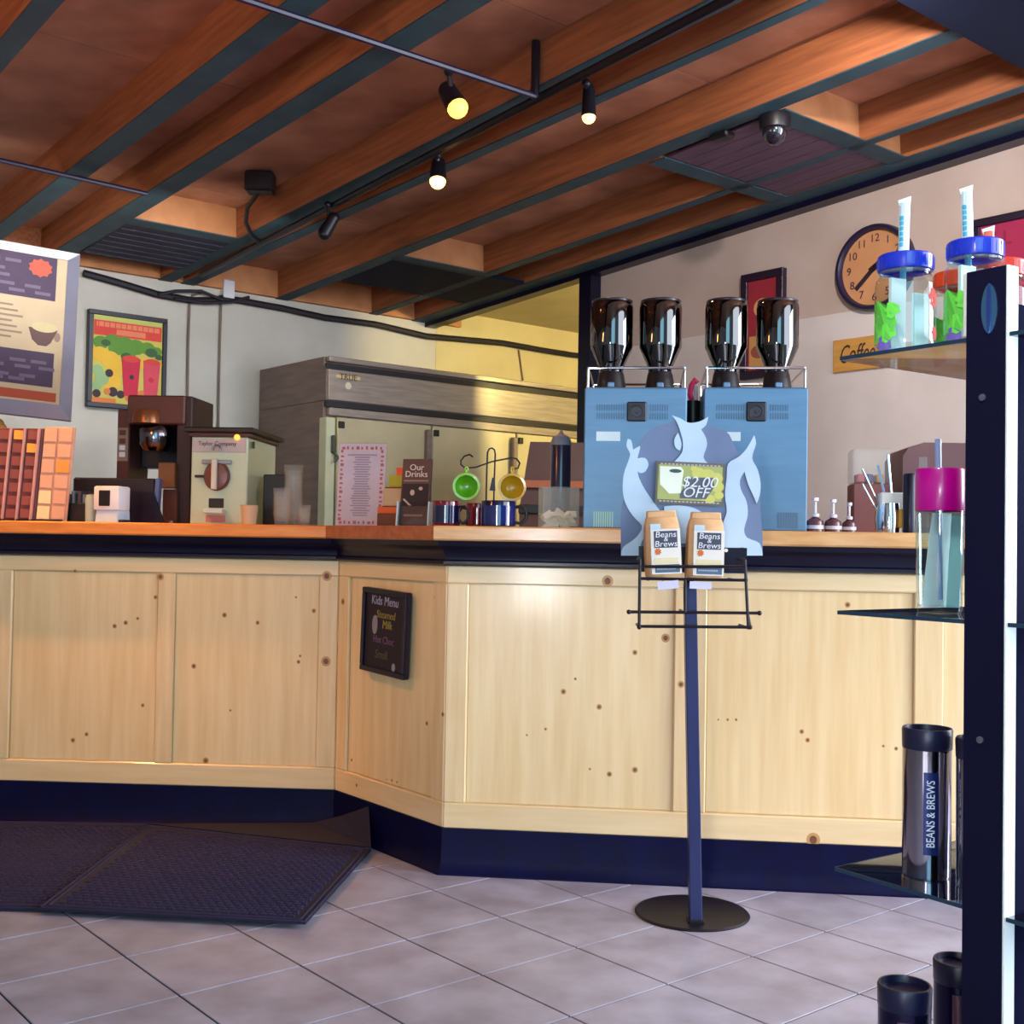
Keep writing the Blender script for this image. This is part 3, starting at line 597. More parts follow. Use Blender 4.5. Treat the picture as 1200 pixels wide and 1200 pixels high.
# brush tub between
u, z = onc(814, 490, DM + .06); p = DC + eC * u - nrm[2] * (DM + .20)
t = thing('brush_tub', 'dark tub with a pink handled brush between the two blue machines', 'tub', fr((p.x, p.y, 1.065), TC))
zz = lambda y: onc(814, y, DM + .2)[1] - 1.065
B().lathe([(0, 0), (.022, 0), (.024, zz(470)), (.021, zz(470)), (.019, .01), (0, .01)], seg=20).done('tub', BLK, t)
B().tube([(.0, 0, zz(475)), (-.010, 0, zz(462)), (-.006, 0, zz(452)), (.006, 0, zz(445)), (.014, 0, zz(449))], .009).done('brush_handle', M('hot_pink', (236, 40, 110), .4), t)
B().box(.002, .016, -.008, .008, zz(470), zz(452), .004).done('brush_head', fl((190, 180, 186)), t)

# ================================================================== ITEMS ON RIGHT END OF COUNTER
def onct(px, dep, py=622): u = onc(px, py, dep)[0]; p = DC + eC * u - nrm[2] * dep; return V((p.x, p.y, 1.065))
def hgt(px, py, p): return at(px, py, p.y).z - 1.065
PUMPW = M('pump_white', (214, 206, 214), .4)
def pump(px, dep, ytop, label, wide, first=None):
    p = onct(px, dep); h1 = hgt(px, ytop, p)
    t = thing('syrup_pump_bottle', label, 'pump bottle', fr(p, TC), 'pump bottles beside the machine')
    B().lathe([(0, 0), (wide, 0), (wide, h1 * .28), (wide * .9, h1 * .34), (wide * .35, h1 * .42), (wide * .35, h1 * .46), (0, h1 * .46)], seg=20).done('bottle', M('syrup_brown', (92, 54, 60), .25), t)
    B().lathe([(wide * .5, h1 * .44), (wide * .5, h1 * .52), (wide * .18, h1 * .55), (wide * .18, h1 * .86), (wide * .4, h1 * .88), (wide * .4, h1 * .97), (0, h1 * .98)], seg=16).done('pump', PUMPW, t)
    B().tube([(0, 0, h1 * .93), (-wide * .2, -.02, h1 * .93), (-wide * .3, -.030, h1 * .86)], wide * .16).done('spout', PUMPW, t)
    B().lathe([(wide * 1.01, h1 * .10), (wide * 1.01, h1 * .2)], seg=20).done('band', PUMPW, t)
    return t
pump(955, .22, 582, 'white syrup pump bottle closest to the blue machine', .027); pump(976, .23, 584, 'white syrup pump bottle second from the blue machine', .027); pump(995, .26, 588, 'dark syrup pump bottle third from the blue machine', .022)
p = onct(1018, .60); t = thing('acrylic_bin', 'clear acrylic bin of packets raised on a brown box at the far counter end', 'bin', fr(p, TC))
hb, h1 = hgt(1018, 568, p), hgt(1018, 527, p); wd = .064
B().box(-wd, wd, -.06, .06, hb, h1, .008).done('bin', CLEARW, t)
for x, c in ((-.035, (170, 50, 60)), (-.005, (60, 50, 110)), (.03, (200, 150, 60))): B().box(x - .012, x + .012, -.04, .03, hb + .004, hb + .035, .004).done('packet', fl(c), t)
B().box(-wd, wd, -.06, .06, 0, hb, .004).done('box', M('brown_box', (116, 66, 62), .6), t)
p = onct(1042, .36); t = thing('utensil_pitcher', 'steel pitcher holding long spoons and napkins near the counter end', 'pitcher', fr(p, TC))
h1 = hgt(1042, 590, p)
B().lathe([(0, 0), (.042, 0), (.046, h1 * .5), (.040, h1), (.037, h1), (.043, h1 * .5), (.03, .006), (0, .006)], seg=24).done('pitcher', CHROME, t)
for x, a, L in ((-.014, -28, .15), (-.004, -24, .20), (.006, -12, .20), (.016, -5, .23)):
    B().rod((x, 0, .03), (x + math.sin(R_(a)) * L, .01, .03 + math.cos(R_(a)) * L), .004).done('spoon', CHROME, t)
B().box(-.035, .05, -.03, .02, h1 * .75, h1 + .035, .006).done('napkins', M('napkin', (240, 248, 244), .8), t, smooth=0)
B().box(.02, .035, -.05, -.044, h1 * .2, h1 * .8, .002).done('yellow_tag', fl((220, 170, 60)), t)
p = onct(1066, .30); o = B().lathe([(0, 0), (.021, 0), (.022, .01), (.022, hgt(1066, 558, p)), (.018, hgt(1066, 555, p)), (0, hgt(1066, 555, p))], seg=20); tag(o.done('black_canister', NAVY, None, fr(p, TC)), 'slim black canister standing beside the utensil pitcher', 'canister')
p = onct(1105, .66); t = thing('bread_bin', 'large brown rounded bin at the far end of the counter', 'bin', fr(p, TC)); h1 = hgt(1105, 523, p)
pr_ = [(-.17, 0), (.2, 0), (.2, h1 * .9)] + [(.2 - .05 * (1 - math.cos(a)) - k * .0, h1 * .9 + .1 * h1 * math.sin(a)) for k, a in enumerate((.4, .8, 1.2))] + [(-.10, h1), (-.15, h1 * .95), (-.17, h1 * .85)]
B().xz(pr_, -.15, .15).done('body', M('bin_brown', (92, 60, 60), .5, col2=(80, 50, 52)), t, smooth=40)
B().box(-.15, .19, -.158, -.15, .02, h1 * .55, .004).done('flap', M('bin_flap', (104, 68, 64), .5), t, smooth=0)

# ================================================================== ITEMS ON THE LEFT / MIDDLE COUNTER
def one(px, d, z=1.065): p = at(px, 610, d); return V((p.x, p.y, z))
def hz(px, py, d): return at(px, py, d).z - 1.065
def wpx(n, d): return n * d / F
# gift card rack
d = 4.42; p = one(38, d); t = thing('card_rack', 'tall two faced gift card rack on the orange counter end', 'rack', fr(p, TE)); hh = hz(38, 502, d)
xl, xm, xr = -wpx(70, d), wpx(2, d), wpx(39, d)
lean = MX.Shear('XY', 4, (.07, 0)) if False else MX(((1, 0, .075, 0), (0, 1, 0, 0), (0, 0, 1, 0), (0, 0, 0, 1)))
B().box(xl, xm, .0, .02, 0, hh, .002).xf(lean).done('dark_face', M('rack_brown', (112, 62, 60), .6), t, smooth=0)
B().box(xm, xr, .01, .02, 0, hh + .006, .002).xf(lean).done('pale_face', M('rack_peach', (222, 168, 138), .6), t, smooth=0)
for k in range(4):
    x = xm - .01 - k * wpx(17, d); B().box(x - .006, x + .002, -.012, .0, 0, hh, .001).xf(lean).done('divider', M('rack_divider', (210, 160, 150), .4), t, smooth=0)
B().box(xl, xr - .012, -.012, .07, 0, .008).done('base', BLK, t, smooth=0)
gm = {}
ORD = ('bottom', 'second', 'third', 'fourth', 'fifth', 'sixth', 'seventh')
def gcard(x, z, w_, h_, c, lab, grp, y=-.004):
    key = (round(w_, 4), c)
    if key not in gm: gm[key] = B().box(-w_ / 2, w_ / 2, -.002, .0, 0, h_, .0008).done('gift_card', fl(c, .35), None, MX.Identity(4), 0); o = gm[key]
    else: o = gm[key].copy(); COL.objects.link(o)
    o.matrix_world = t.matrix_world @ lean @ MX.Translation((x, y, z)); tag(o, lab, 'gift card', grp)
wc = wpx(11, d); hc = hh / 7.4
for c in range(3):
    for r in range(7):
        yel = (c, r) in ((1, 6), (0, 5))
        gcard(xm - .018 - c * wpx(17, d) - wc / 2, .012 + r * hh / 7.1, wc, hc * .72, (240, 180, 80) if yel else (142, 84, 82), ('yellow' if yel else 'brown') + ' gift card, %s row from the bottom, %s dark column of the card rack' % (ORD[r], ('right', 'middle', 'left')[c]), 'yellow gift cards on the rack' if yel else 'brown gift cards on the rack')
for c in range(2):
    for r in range(6):
        yel = (c, r) == (1, 3); pale = (c, r) in ((0, 0), (0, 1))
        gcard(xm + wpx(9, d) + c * wpx(18, d), .010 + r * hh / 6, wpx(15, d), hh / 7.2, (244, 166, 76) if yel else (252, 236, 180) if pale else (232, 182, 150), ('orange' if yel else 'cream' if pale else 'peach') + ' gift card, %s row from the bottom, %s pale column of the card rack' % (ORD[r], ('left', 'right')[c]), 'cream gift cards on the rack' if pale else 'peach gift cards on the rack' if not yel else None, .007)
# small tan plush / bag at far left
d = 4.9; p = one(-2, d, at(4, 512, d).z)
tag(B().ball((0, 0, .025), .026, (1, .8, 1)).ball((.0, -.01, .05), .016).done('tan_bundle', M('tan_cloth', (206, 150, 80), .8), None, MX.Translation(V((p.x, p.y, at(4, 503, d).z - .025)))), 'small tan bundle hanging below the menu board', 'bundle')
# dark basket + payment terminal + monitor
d = 4.50; p = one(94, d); t = thing('packet_basket', 'low black basket of packets beside the card rack', 'basket', fr(p, TE)); hh = hz(92, 590, d)
B().box(-.040, .05, -.05, .05, 0, hh, .004).done('basket', BLK, t, smooth=0)
for k in range(6): B().box(-.038 + k * .014, -.026 + k * .014, -.04 + .01 * (k % 3), .03, hh - .01, hh + .035 + .012 * (k % 2), .003).done('packet', fl(((96, 84, 90), (150, 160, 160), (60, 50, 60))[k % 3]), t, smooth=0)
d = 4.46; p = one(106, d); tag(B().lathe([(0, 0), (.020, 0), (.021, hz(106, 584, d)), (.016, hz(106, 580, d)), (0, hz(106, 579, d))], seg=18).done('pale_jar', M('pale_green_plastic', (176, 204, 200), .4), None, fr(p, 0)), 'small pale green jar between basket and white card terminal', 'jar')
d = 4.40; p = one(131, d); t = thing('card_terminal', 'small white payment terminal with a black screen', 'card reader', fr(p, R_(-12))); hh = hz(131, 570, d)
b = B(); b.loft([[(-.045, -.04, 0), (.045, -.04, 0), (.045, .05, 0), (-.045, .05, 0)], [(-.042, -.035, hh * .35), (.042, -.035, hh * .35), (.045, .045, hh * .35), (-.045, .045, hh * .35)]]); b.done('base', M('terminal_blue_white', (206, 226, 240), .4), t, smooth=0)
B().box(-.052, .052, -.045, .04, hh * .33, hh, .008, 2).done('head', WHITE, t)
B().box(-.028, .018, -.048, -.044, hh * .45, hh * .88, .002).done('screen', BLK, t, smooth=0)
B().box(.03, .06, -.03, .03, 0, .012, .002).done('cable_plug', BLK, t, smooth=0)
d = 4.62; p = one(135, d); t = thing('till_monitor', 'black till monitor seen from behind, beside the brewer', 'monitor', fr(p, TE)); hh = hz(135, 560, d)
B().box(-wpx(52, d), wpx(46, d), 0, .03, .035, hh, .006).done('housing', M('monitor_black', (20, 16, 30), .5), t, smooth=0)
B().box(wpx(44, d), wpx(49, d), -.004, .034, .05, hh, .002).xf(MX(((1, 0, .06, 0), (0, 1, 0, 0), (0, 0, 1, 0), (0, 0, 0, 1)))).done('edge_strip', M('blue_edge', (84, 104, 156), .4), t, smooth=0)
B().xz([(-.05, 0), (wpx(60, d), 0), (wpx(46, d), hh * .7), (.02, hh * .7)], -.02, .0).done('stand', NAVY, t, smooth=0)
# coffee brewer
d = 4.80; p = one(176, d); t = thing('coffee_brewer', 'brown coffee brewer with a steel server below the fruit poster', 'coffee brewer', fr(p, TE))
X = lambda x: wpx(x - 176, d); Z = lambda y: hz(176, y, d); MAR = M('brewer_maroon', (96, 48, 42), .45); MARD = M('brewer_dark', (56, 32, 36), .5)
B().box(X(145), X(214), .0, .30, Z(497), Z(463), .006).done('head', MAR, t, smooth=0)
B().box(X(127), X(142), .06, .28, 0, Z(478), .004).done('control_column', MAR, t, smooth=0)
B().box(X(203), X(221), .02, .30, 0, Z(463), .004).done('side_column', MARD, t, smooth=0)
B().box(X(142), X(204), .20, .30, Z(545), Z(490), .003).done('splash_back', M('brewer_black', (22, 16, 26), .4), t, smooth=0)
B().box(X(128), X(141), .054, .060, Z(540), Z(500), .002).done('control_panel', M('panel_beige', (146, 128, 108), .5), t, smooth=0)
for y in (506, 516, 524, 532): B().box(X(131), X(138), .049, .054, Z(y + 3), Z(y - 3), .001).done('button', MAR if y in (506, 516) else WHITE, t, smooth=0)
B().lathe([(X(190) - X(172), Z(496)), (X(190) - X(172), Z(484)), (X(188) - X(172), Z(480)), (0, Z(480))], (X(168), .02, 0), 24).done('brew_basket', M('copper_plastic', (150, 92, 52), .25, metal=.5), t)
B().lathe([(0, Z(528)), (.05, Z(528)), (.066, Z(520)), (.068, Z(502)), (.06, Z(498)), (0, Z(498))], (X(175), .05, 0), 28).done('server', M('dark_chrome', (120, 116, 124), .16, metal=1), t)
B().box(X(142), X(204), .06, .30, 0, .03, .003).done('base', MARD, t, smooth=0)
B().box(X(186), X(206), -.02, .04, Z(572), Z(542), .004).done('filter_paper', M('kraft_tan', (150, 102, 66), .7), t, smooth=0)
B().box(X(190), X(208), .0, .06, .0, Z(573), .004).done('drip_box', M('drip_brown', (92, 56, 48), .6), t, smooth=0)
B().ball((X(204), -.03, .012), .009).done('tap_knob', CHROME, t)
# slush machine
d = 4.58; p = one(254, d); t = thing('frozen_drink_machine', 'pale green steel frozen drink machine with round door', 'drink machine', fr(p, TE))
X = lambda x: wpx(x - 254, d); Z = lambda y: hz(254, y, d); PG = M('mint_steel', (196, 214, 186), .34, metal=.2, col2=(184, 204, 176), scale=3)
B().box(X(222), X(289), 0, .42, 0, Z(512), .004).done('body', PG, t, smooth=0)
B().box(X(219), X(292), -.008, .44, Z(512), Z(507), .003).done('lid', M('lid_maroon', (66, 32, 36), .4), t, smooth=0)
B().box(X(214), X(297), -.02, .46, Z(507), Z(501), .004).done('top_tray', BLK, t, smooth=0)
B().box(X(223), X(287), -.004, 0, Z(530), Z(514), .001).done('header_panel', M('header_lilac', (196, 184, 180), .5), t, smooth=0)
text('Taylor Company', .024, fl((84, 56, 66)), t, X(253), -.0052, Z(520), sx=.92)
B().lathe([(0, 0), (.050, 0), (.052, .012), (.044, .024), (.02, .028), (0, .028)], seg=32, mx=MX.Translation((X(254), 0, Z(558))) @ MX.Rotation(R_(90), 4, 'X') @ MX.Diagonal((1, 1.1, 1, 1))).done('round_door', M('door_brown', (112, 70, 60), .3), t)
B().box(X(250), X(256), -.046, -.026, Z(574), Z(538), .003).done('draw_bar', M('ivory', (222, 220, 200), .4), t)
B().tube([(X(255) + .016 * math.cos(a), -.03, Z(528) + .018 * math.sin(a)) for a in [k * math.pi / 7 - .3 for k in range(9)]], .005).done('handle', CHROME, t)
B().box(X(236), X(271), -.02, 0, Z(544), Z(539), .003).done('bracket', M('grey_blue', (150, 164, 170), .4), t, smooth=0)
B().box(X(228), X(240), -.02, -.002, Z(560), Z(557), .002).done('switch', BLK, t, smooth=0)
B().box(X(244), X(262), -.003, 0, Z(595), Z(584), .002).done('spout_slot', BLK, t, smooth=0)
B().box(X(241), X(265), -.05, 0, Z(602), Z(597), .003).done('drip_tray', M('tray_pale', (206, 222, 214), .4), t, smooth=0)
B().box(X(241), X(264), -.003, 0, Z(612), Z(604)).done('sticker', fl((206, 140, 132)), t, smooth=0)
B().ball((X(277), -.012, Z(512.5)), .012).done('indicator_lamp', M('indicator', (255, 170, 70), .4, emis=2.0), t)
B().box(X(291.5), X(292.3), .03, .06, Z(524), Z(516), .001).done('side_latch', BLK, t, smooth=0)
# cups
def cup(px, d, r0, r1, h, m, label, grp=None, n=1, cat='cup', name='paper_cup'):
    p = one(px, d); t = thing(name, label, cat, fr(p, 0), grp)
    pr0 = [(0, 0), (r0, 0), (r1, h * .97), (r1 * 1.05, h * .985), (r1 * 1.05, h), (r1 * .97, h), (r0 * .94, .006), (0, .006)]
    B().lathe(pr0, seg=24).done('body', m, t)
    return t
def stack(px, d, r, ytop, label, m, n=8):
    p = one(px, d); hh = hz(px, ytop, d); t = thing('cup_stack', label, 'cups', fr(p, 0)); k0 = hh / (n + 2.5)
    for k in range(n): z = k * k0; B().lathe([(0, z + .002), (r * .72, z + .002), (r * .98, z + k0 * 3.2), (r * 1.05, z + k0 * 3.3), (r * 1.03, z + k0 * 3.5)] if k else [(0, 0), (r * .72, 0), (r * .98, k0 * 3.2), (r * 1.05, k0 * 3.3), (r * 1.03, k0 * 3.5)], seg=20).done('cup', m, t)
cup(292, 4.44, .026, .033, hz(292, 592, 4.44), M('tan_paper', (214, 186, 148), .6), 'tan paper cup in front of the drink machine')
stack(330, 4.46, .033, 572, 'short stack of clear plastic cups beside the drink machine', CLEARW, 7); stack(343, 4.56, .036, 545, 'tall stack of clear plastic cups beside the drink machine', CLEARW, 9); stack(357, 4.40, .022, 592, 'smallest stack of clear lids near the counter corner', CLEARW, 4)
p = one(322, 4.70); tag(B().box(-.05, .05, 0, .12, 0, hz(322, 556, 4.7), .004).done('black_caddy', BLK, None, fr(p, TE)), 'black caddy box standing behind the clear cup stacks', 'caddy')
# flyer in acrylic stand
d = 4.31; p = one(421, d); t = thing('flyer_stand', 'white drink flyer with red patterned border in a clear stand', 'flyer', fr(p, R_(-8)) @ MX.Rotation(R_(-6), 4, 'X'))
hh = hz(421, 519, d) / math.cos(R_(6)); wd = wpx(57, d)
B().box(-wd / 2, wd / 2, 0, .0015, .004, hh).done('sheet', M('flyer_paper', (228, 212, 226), .7), t, smooth=0)
b = B(); k = 0; bw = .012
for side in range(4):
    n = 9 if side < 2 else 16
    for j in range(n):
        f0 = (j + .15) / n; f1 = (j + (.55 if j % 3 else .8)) / n
        if side < 2: z = (hh - .016) if side == 0 else .016; b.box(-wd / 2 + .008 + f0 * (wd - .016), -wd / 2 + .008 + f1 * (wd - .016), -.0008, 0, z - bw / 2, z + bw / 2 * (1 if j % 2 else .6))
        else: x = (-wd / 2 + .013) * (1 if side == 2 else -1); b.box(x - bw / 2, x + bw / 2 * (.4 if j % 2 else 1), -.0008, 0, .02 + f0 * (hh - .04), .02 + f1 * (hh - .04))
b.done('red_border', fl((206, 104, 106)), t, smooth=0)
b = B()
for j in range(26):
    w_ = (.030 + .018 * random.random()) if j else .05; z = hh - .042 - j * (hh - .075) / 26; b.box(-w_ * (.8 if j else 1.1), w_ * (.8 if j else 1.1), -.0007, 0, z - .0028, z + .0022)
b.done('printed_lines', fl((176, 158, 184)), t, smooth=0)
B().box(-wd / 2 - .002, wd / 2 + .002, -.004, -.001, 0, hh + .003).done('clear_front', CLEAR, t, smooth=0); B().box(-wd / 2, wd / 2, -.02, .05, 0, .003).done('foot', CLEAR, t, smooth=0)
# stepped box of tea sachets
d = 4.12; p = one(462, d); t = thing('sachet_display', 'stepped display of orange, green and beige sachets behind the brochures', 'display', fr(p, R_(-10))); X = lambda x: wpx(x - 462, d); Z = lambda y: hz(462, y, d)
for k, (x0, x1, y0, y1, c, dy) in enumerate(((441, 482, 602, 614, (112, 66, 40), 0), (441, 478, 594, 602, (226, 104, 44), .004), (446, 480, 572, 593, (206, 176, 132), .02), (450, 480, 556, 570, (176, 172, 40), .05), (456, 480, 546, 556, (236, 92, 46), .08))):
    B().box(X(x0), X(x1), dy, .115, Z(y1) if k else 0, Z(y0), .002).done('sachet_box' if k else 'base_box', fl(c), t, smooth=0)
for y, dy in ((571, .045), (594, .012)): B().box(X(446), X(480), dy - .004, .11, Z(y + .8), Z(y - .8)).done('divider', fl((120, 40, 30)), t, smooth=0)
# brochure in holder
d = 4.0; p = one(484, d); t = thing('brochure_holder', 'brown drinks brochure in a clear acrylic holder', 'brochure', fr(p, R_(-14)) @ MX.Rotation(R_(-9), 4, 'X')); hh = hz(490, 537, d) / math.cos(R_(9)); wd = wpx(36, d)
B().box(-wd / 2, wd / 2, 0, .012, .006, hh, .001).done('brochure', M('brochure_brown', (84, 58, 52), .5), t, smooth=0)
text('Our', .030, fl((226, 214, 206)), t, 0, -.001, hh * .87); text('Drinks', .030, fl((226, 214, 206)), t, 0, -.001, hh * .77)
b = B(); b.mat(0).box(-wd * .42, wd * .42, -.0008, 0, hh * .665, hh * .685); b.mat(1).box(-wd * .45, wd * .45, -.0008, 0, hh * .30, hh * .63); b.mat(2).disc(-wd * .1, hh * .50, .008, .010, -.0014, 0); b.disc(wd * .18, hh * .56, .007, .006, -.0014, 0); b.xz([(-wd * .42, hh * .40), (-wd * .36, hh * .41), (-wd * .1, hh * .31), (-wd * .2, hh * .31)], -.0014, 0); b.mat(0).box(-wd * .35, wd * .3, -.0008, 0, hh * .15, hh * .18)
b.done('print', [fl((150, 128, 118)), fl((40, 24, 30)), fl((206, 176, 160))], t, smooth=0)
B().box(-wd / 2 - .006, wd / 2 + .006, -.012, -.009, 0, hh * .35).done('clear_pocket', CLEAR, t, smooth=0)
for x in (-wd / 2 - .006, wd / 2 + .001): B().box(x, x + .005, -.014, .02, 0, hh * .36).done('clear_side', M('acrylic_edge', (196, 224, 236), .2), t, smooth=0)
B().box(-wd / 2 - .006, wd / 2 + .006, -.012, .03, 0, .004).done('clear_base', CLEAR, t, smooth=0)
# mugs
def mug(px, d, x0, x1, yt, label, m1, m2, hs):
    p = one(px, d); r = wpx((x1 - x0) / 2, d); h1 = hz(px, yt, d); t = thing('coffee_mug', label, 'mug', fr(p, 0), 'glazed mugs on the counter')
    B().lathe([(0, 0), (r * .92, 0), (r, .006), (r, h1 - .004), (r * .97, h1), (r * .92, h1 - .004), (r * .9, .01), (0, .01)], seg=32).done('body', m1, t)
    B().lathe([(r * 1.004, .012), (r * 1.004, h1 - .016)], seg=32).done('glaze_band', m2, t)
    B().tube([(hs * r * .95, 0, h1 * .78), (hs * r * 1.35, 0, h1 * .80), (hs * r * 1.62, 0, h1 * .6), (hs * r * 1.6, 0, h1 * .36), (hs * r * 1.3, 0, h1 * .16), (hs * r * .95, 0, h1 * .2)], r * .10).done('handle', BLK, t)
    return t
MB_ = M('mug_blue', (16, 22, 72), .12, coat=.8); MR = M('mug_red', (112, 16, 42), .12, coat=.8)
mug(523, 3.88, 507, 539, 587, 'dark blue and red glazed mug next to the brochure', MR, MB_, 1)
mug(584, 3.84, 562, 603, 587, 'wide shiny blue mug in front of the scoop stand', MB_, M('mug_blue_band', (20, 34, 112), .08, coat=1), 1)
mug(560, 4.04, 546, 574, 590, 'dark red mug half hidden behind the wide blue mug', MR, MR, -1)
# scoop stand
d = 3.94; p = one(573, d); t = thing('scoop_stand', 'black wire stand with two curled arms holding coloured strainers', 'stand', fr(p, 0)); X = lambda x: wpx(x - 573, d); Z = lambda y: hz(573, y, d); b = B(); r = .0028
b.tube([(X(569), 0, 0), (X(569.5), 0, Z(545)), (X(570), 0, Z(530)), (X(572), 0, Z(526)), (X(575), 0, Z(525)), (X(578), 0, Z(527)), (X(579), 0, Z(532)), (X(578.5), 0, Z(560)), (X(578), 0, 0)], r)
b.tube([(X(553), 0, Z(536)), (X(549), 0, Z(533)), (X(543), 0, Z(535)), (X(539), 0, Z(540)), (X(539), 0, Z(545)), (X(544), 0, Z(549)), (X(556), 0, Z(548)), (X(575), 0, Z(541)), (X(598), 0, Z(536)), (X(604), 0, Z(537)), (X(608), 0, Z(542)), (X(606), 0, Z(548)), (X(600), 0, Z(549))], r)
b.done('wire', BLKM, t)
B().lathe([(0, 0), (.05, 0), (.05, .006), (0, .008)], seg=28).done('foot', BLKM, t)
B().xz([(X(573), Z(575)), (X(576), Z(560)), (X(579), Z(559)), (X(580), Z(575))], -.008, .0).done('leaf_ornament', BLKM, t, smooth=0)
def scoop(cx_, cy, rpx, c, ci, label):
    q = at(cx_, cy, d - .015); rr = wpx(rpx, d); t = thing('strainer', label, 'strainer', MX.Translation(q) @ MX.Rotation(R_(-90), 4, 'X'), 'round strainers on the wire stand')
    # local z points away from viewer ; bowl opens to viewer
    m1, m2 = M('plastic_%s' % label.split()[0], c, .25, coat=.5), M('bowl_%s' % label.split()[0], ci, .25, coat=.5)
    B().lathe([(rr * .82, -.002), (rr, -.003), (rr, .003), (rr * .84, .004)], seg=32).done('rim', m1, t)
    B().lathe([(rr * .84, .0), (rr * .78, .012), (rr * .55, .026), (rr * .25, .032), (0, .033)], seg=32).done('bowl', m2, t)
    B().tube([(0, -rr * .98, 0), (-.004, -rr * 1.2, 0), (-.004, -rr * 1.35, 0), (.0, -rr * 1.42, 0), (.004, -rr * 1.35, 0), (.004, -rr * 1.2, 0), (0, -rr * .98, 0)], .0035).done('loop', m1, t)
scoop(546.5, 570, 16, (140, 208, 60), (98, 186, 20), 'green round strainer hanging from the wire stand'); scoop(600, 571, 16.5, (226, 188, 60), (206, 164, 20), 'yellow round strainer hanging from the wire stand')
p = one(577, d - .03); tag(B().ball((0, 0, .070), .012).ball((-.012, 0, .062), .01).ball((.012, .0, .060), .009).box(-.016, .016, -.006, .006, 0, .055, .004).done('figurine', M('figurine_brown', (72, 44, 52), .5), None, fr(p, 0)), 'little brown figurine in front of the wire stand', 'figurine')
# clear block with dark syrup bottle
d = 3.84; p = one(654, d); t = thing('acrylic_box', 'clear acrylic box of white sachets beside the blue machines', 'box', fr(p, TC + R_(16))); X = lambda x: wpx(x - 654, d); Z = lambda y: hz(654, y, d)
b = B(); a, c, h1 = X(633), X(676), Z(571)
for q in ((a, c, -.04, -.036), (a, c, .036, .04), (a, a + .004, -.036, .036), (c - .004, c, -.036, .036)): b.box(q[0], q[1], q[2], q[3], 0, h1)
b.done('walls', CLEARW, t, smooth=0)
B().box(a + .004, c - .004, -.036, .036, 0, .004).done('bottom', CLEAR, t, smooth=0)
for k in range(20):
    x = a + .020 + (k % 5) * (c - a - .04) / 4; z_ = .010 + .011 * (k // 5) + .004 * (k % 3)
    B().box(-.016, .016, -.013, .013, -.004, .004, .002, mx=MX.Translation((x, -.016 + .016 * ((k // 5) % 3), z_)) @ MX.Rotation(.6 * (k % 3 - 1), 4, 'Y') @ MX.Rotation(.5 * (k % 2) + .3, 4, 'X')).done('sachet', M('sachet_white', (240, 236, 222), .7), t, smooth=0)
d = 3.95; p = one(656, d); t = thing('syrup_bottle', 'tall dark syrup bottle with a grey cap behind the acrylic box', 'bottle', fr(p, 0)); Z = lambda y: hz(656, y, d); r = wpx(12, d)
B().lathe([(0, 0), (r, 0), (r, Z(522)), (r * .9, Z(518)), (0, Z(518))], seg=28).done('bottle', M('bottle_navy', (30, 28, 62), .2, coat=.6), t)
B().lathe([(r * 1.02, Z(522)), (r * 1.02, Z(518)), (r * .8, Z(512)), (r * .3, Z(509)), (r * .12, Z(505)), (0, Z(504))], seg=28).done('cap', M('cap_grey', (126, 132, 152), .3), t)
# oven behind the counter
d = 6.3; q = at(618, 600, d); OP = V((q.x, q.y, 0)); t = thing('oven', 'dark brown oven hood with an orange band in the kitchen behind the counter', 'oven', fr(OP, 0))
def onv(x, y): k = hitp(x, y, OP, V((0, 1, 0))); return k.x - OP.x, k.z
X = lambda x: onv(x, 560)[0]; hh = onv(640, 517)[1]; xr_ = X(700)
B().loft([[(X(606), 0, 0), (xr_, 0, 0), (xr_, .45, 0), (X(606), .45, 0)], [(X(610), 0, hh * .78), (xr_, 0, hh * .78), (xr_, .45, hh * .78), (X(610), .45, hh * .78)], [(X(621), .05, hh), (xr_, .05, hh), (xr_, .45, hh), (X(621), .45, hh)]]).done('body', M('oven_brown', (84, 50, 40), .5), t, smooth=0)
z1, z2 = onv(640, 572)[1], onv(640, 563)[1]; B().box(X(611), xr_, -.02, .03, z1, z2, .003).done('orange_band', M('copper_band', (176, 96, 48), .4), t, smooth=0)
z1, z2 = onv(640, 602)[1], onv(640, 592)[1]; B().box(X(608), xr_, -.03, .03, z1, z2, .003).done('dark_rail', BLK, t, smooth=0)

# ================================================================== FRIDGE
FA = V((-1.095, 6.88, 0)); frF = fr(FA, A_ + R_(90))         # local x along the front to the right, y away
def onf(x, y): p = hitp(x, y, FA, UR); return (p - FA).dot(UL), p.z
FW, FD, FH = 2.10, .82, 2.085
t = thing('refrigerator', 'wide stainless three door refrigerator against the back wall', 'refrigerator', frF)
B().box(0, FW, .03, FD, .12, FH - .26, .004).done('cabinet', STEELD, t, smooth=0)
B().box(0, FW, .0, FD, FH - .26, FH - .05, .004).done('header', STEELD, t, smooth=0)
B().box(0, FW, .03, FD, FH - .06, FH, .003).done('top_cover', STEELD, t, smooth=0)
B().box(.012, FW, -.008, .02, FH - .255, FH - .075, .003).done('header_panel', STEEL, t, smooth=0)
B().box(.012, FW, -.012, .03, FH - .03, FH - .0, .003).done('top_lip', STEEL, t, smooth=0)
B().box(.0, FW, -.002, .02, FH - .075, FH - .04).done('dark_groove', BLK, t, smooth=0); B().box(.0, FW, -.010, .02, FH - .295, FH - .262).done('dark_groove', BLK, t, smooth=0)
B().box(.02, FW, -.006, .03, FH - .345, FH - .297, .003).done('door_rail', STEEL, t, smooth=0)
B().box(-.012, .05, -.03, .05, .12, FH - .36, .004).done('corner_post', M('fridge_post', (204, 208, 172), .4), t, smooth=0)
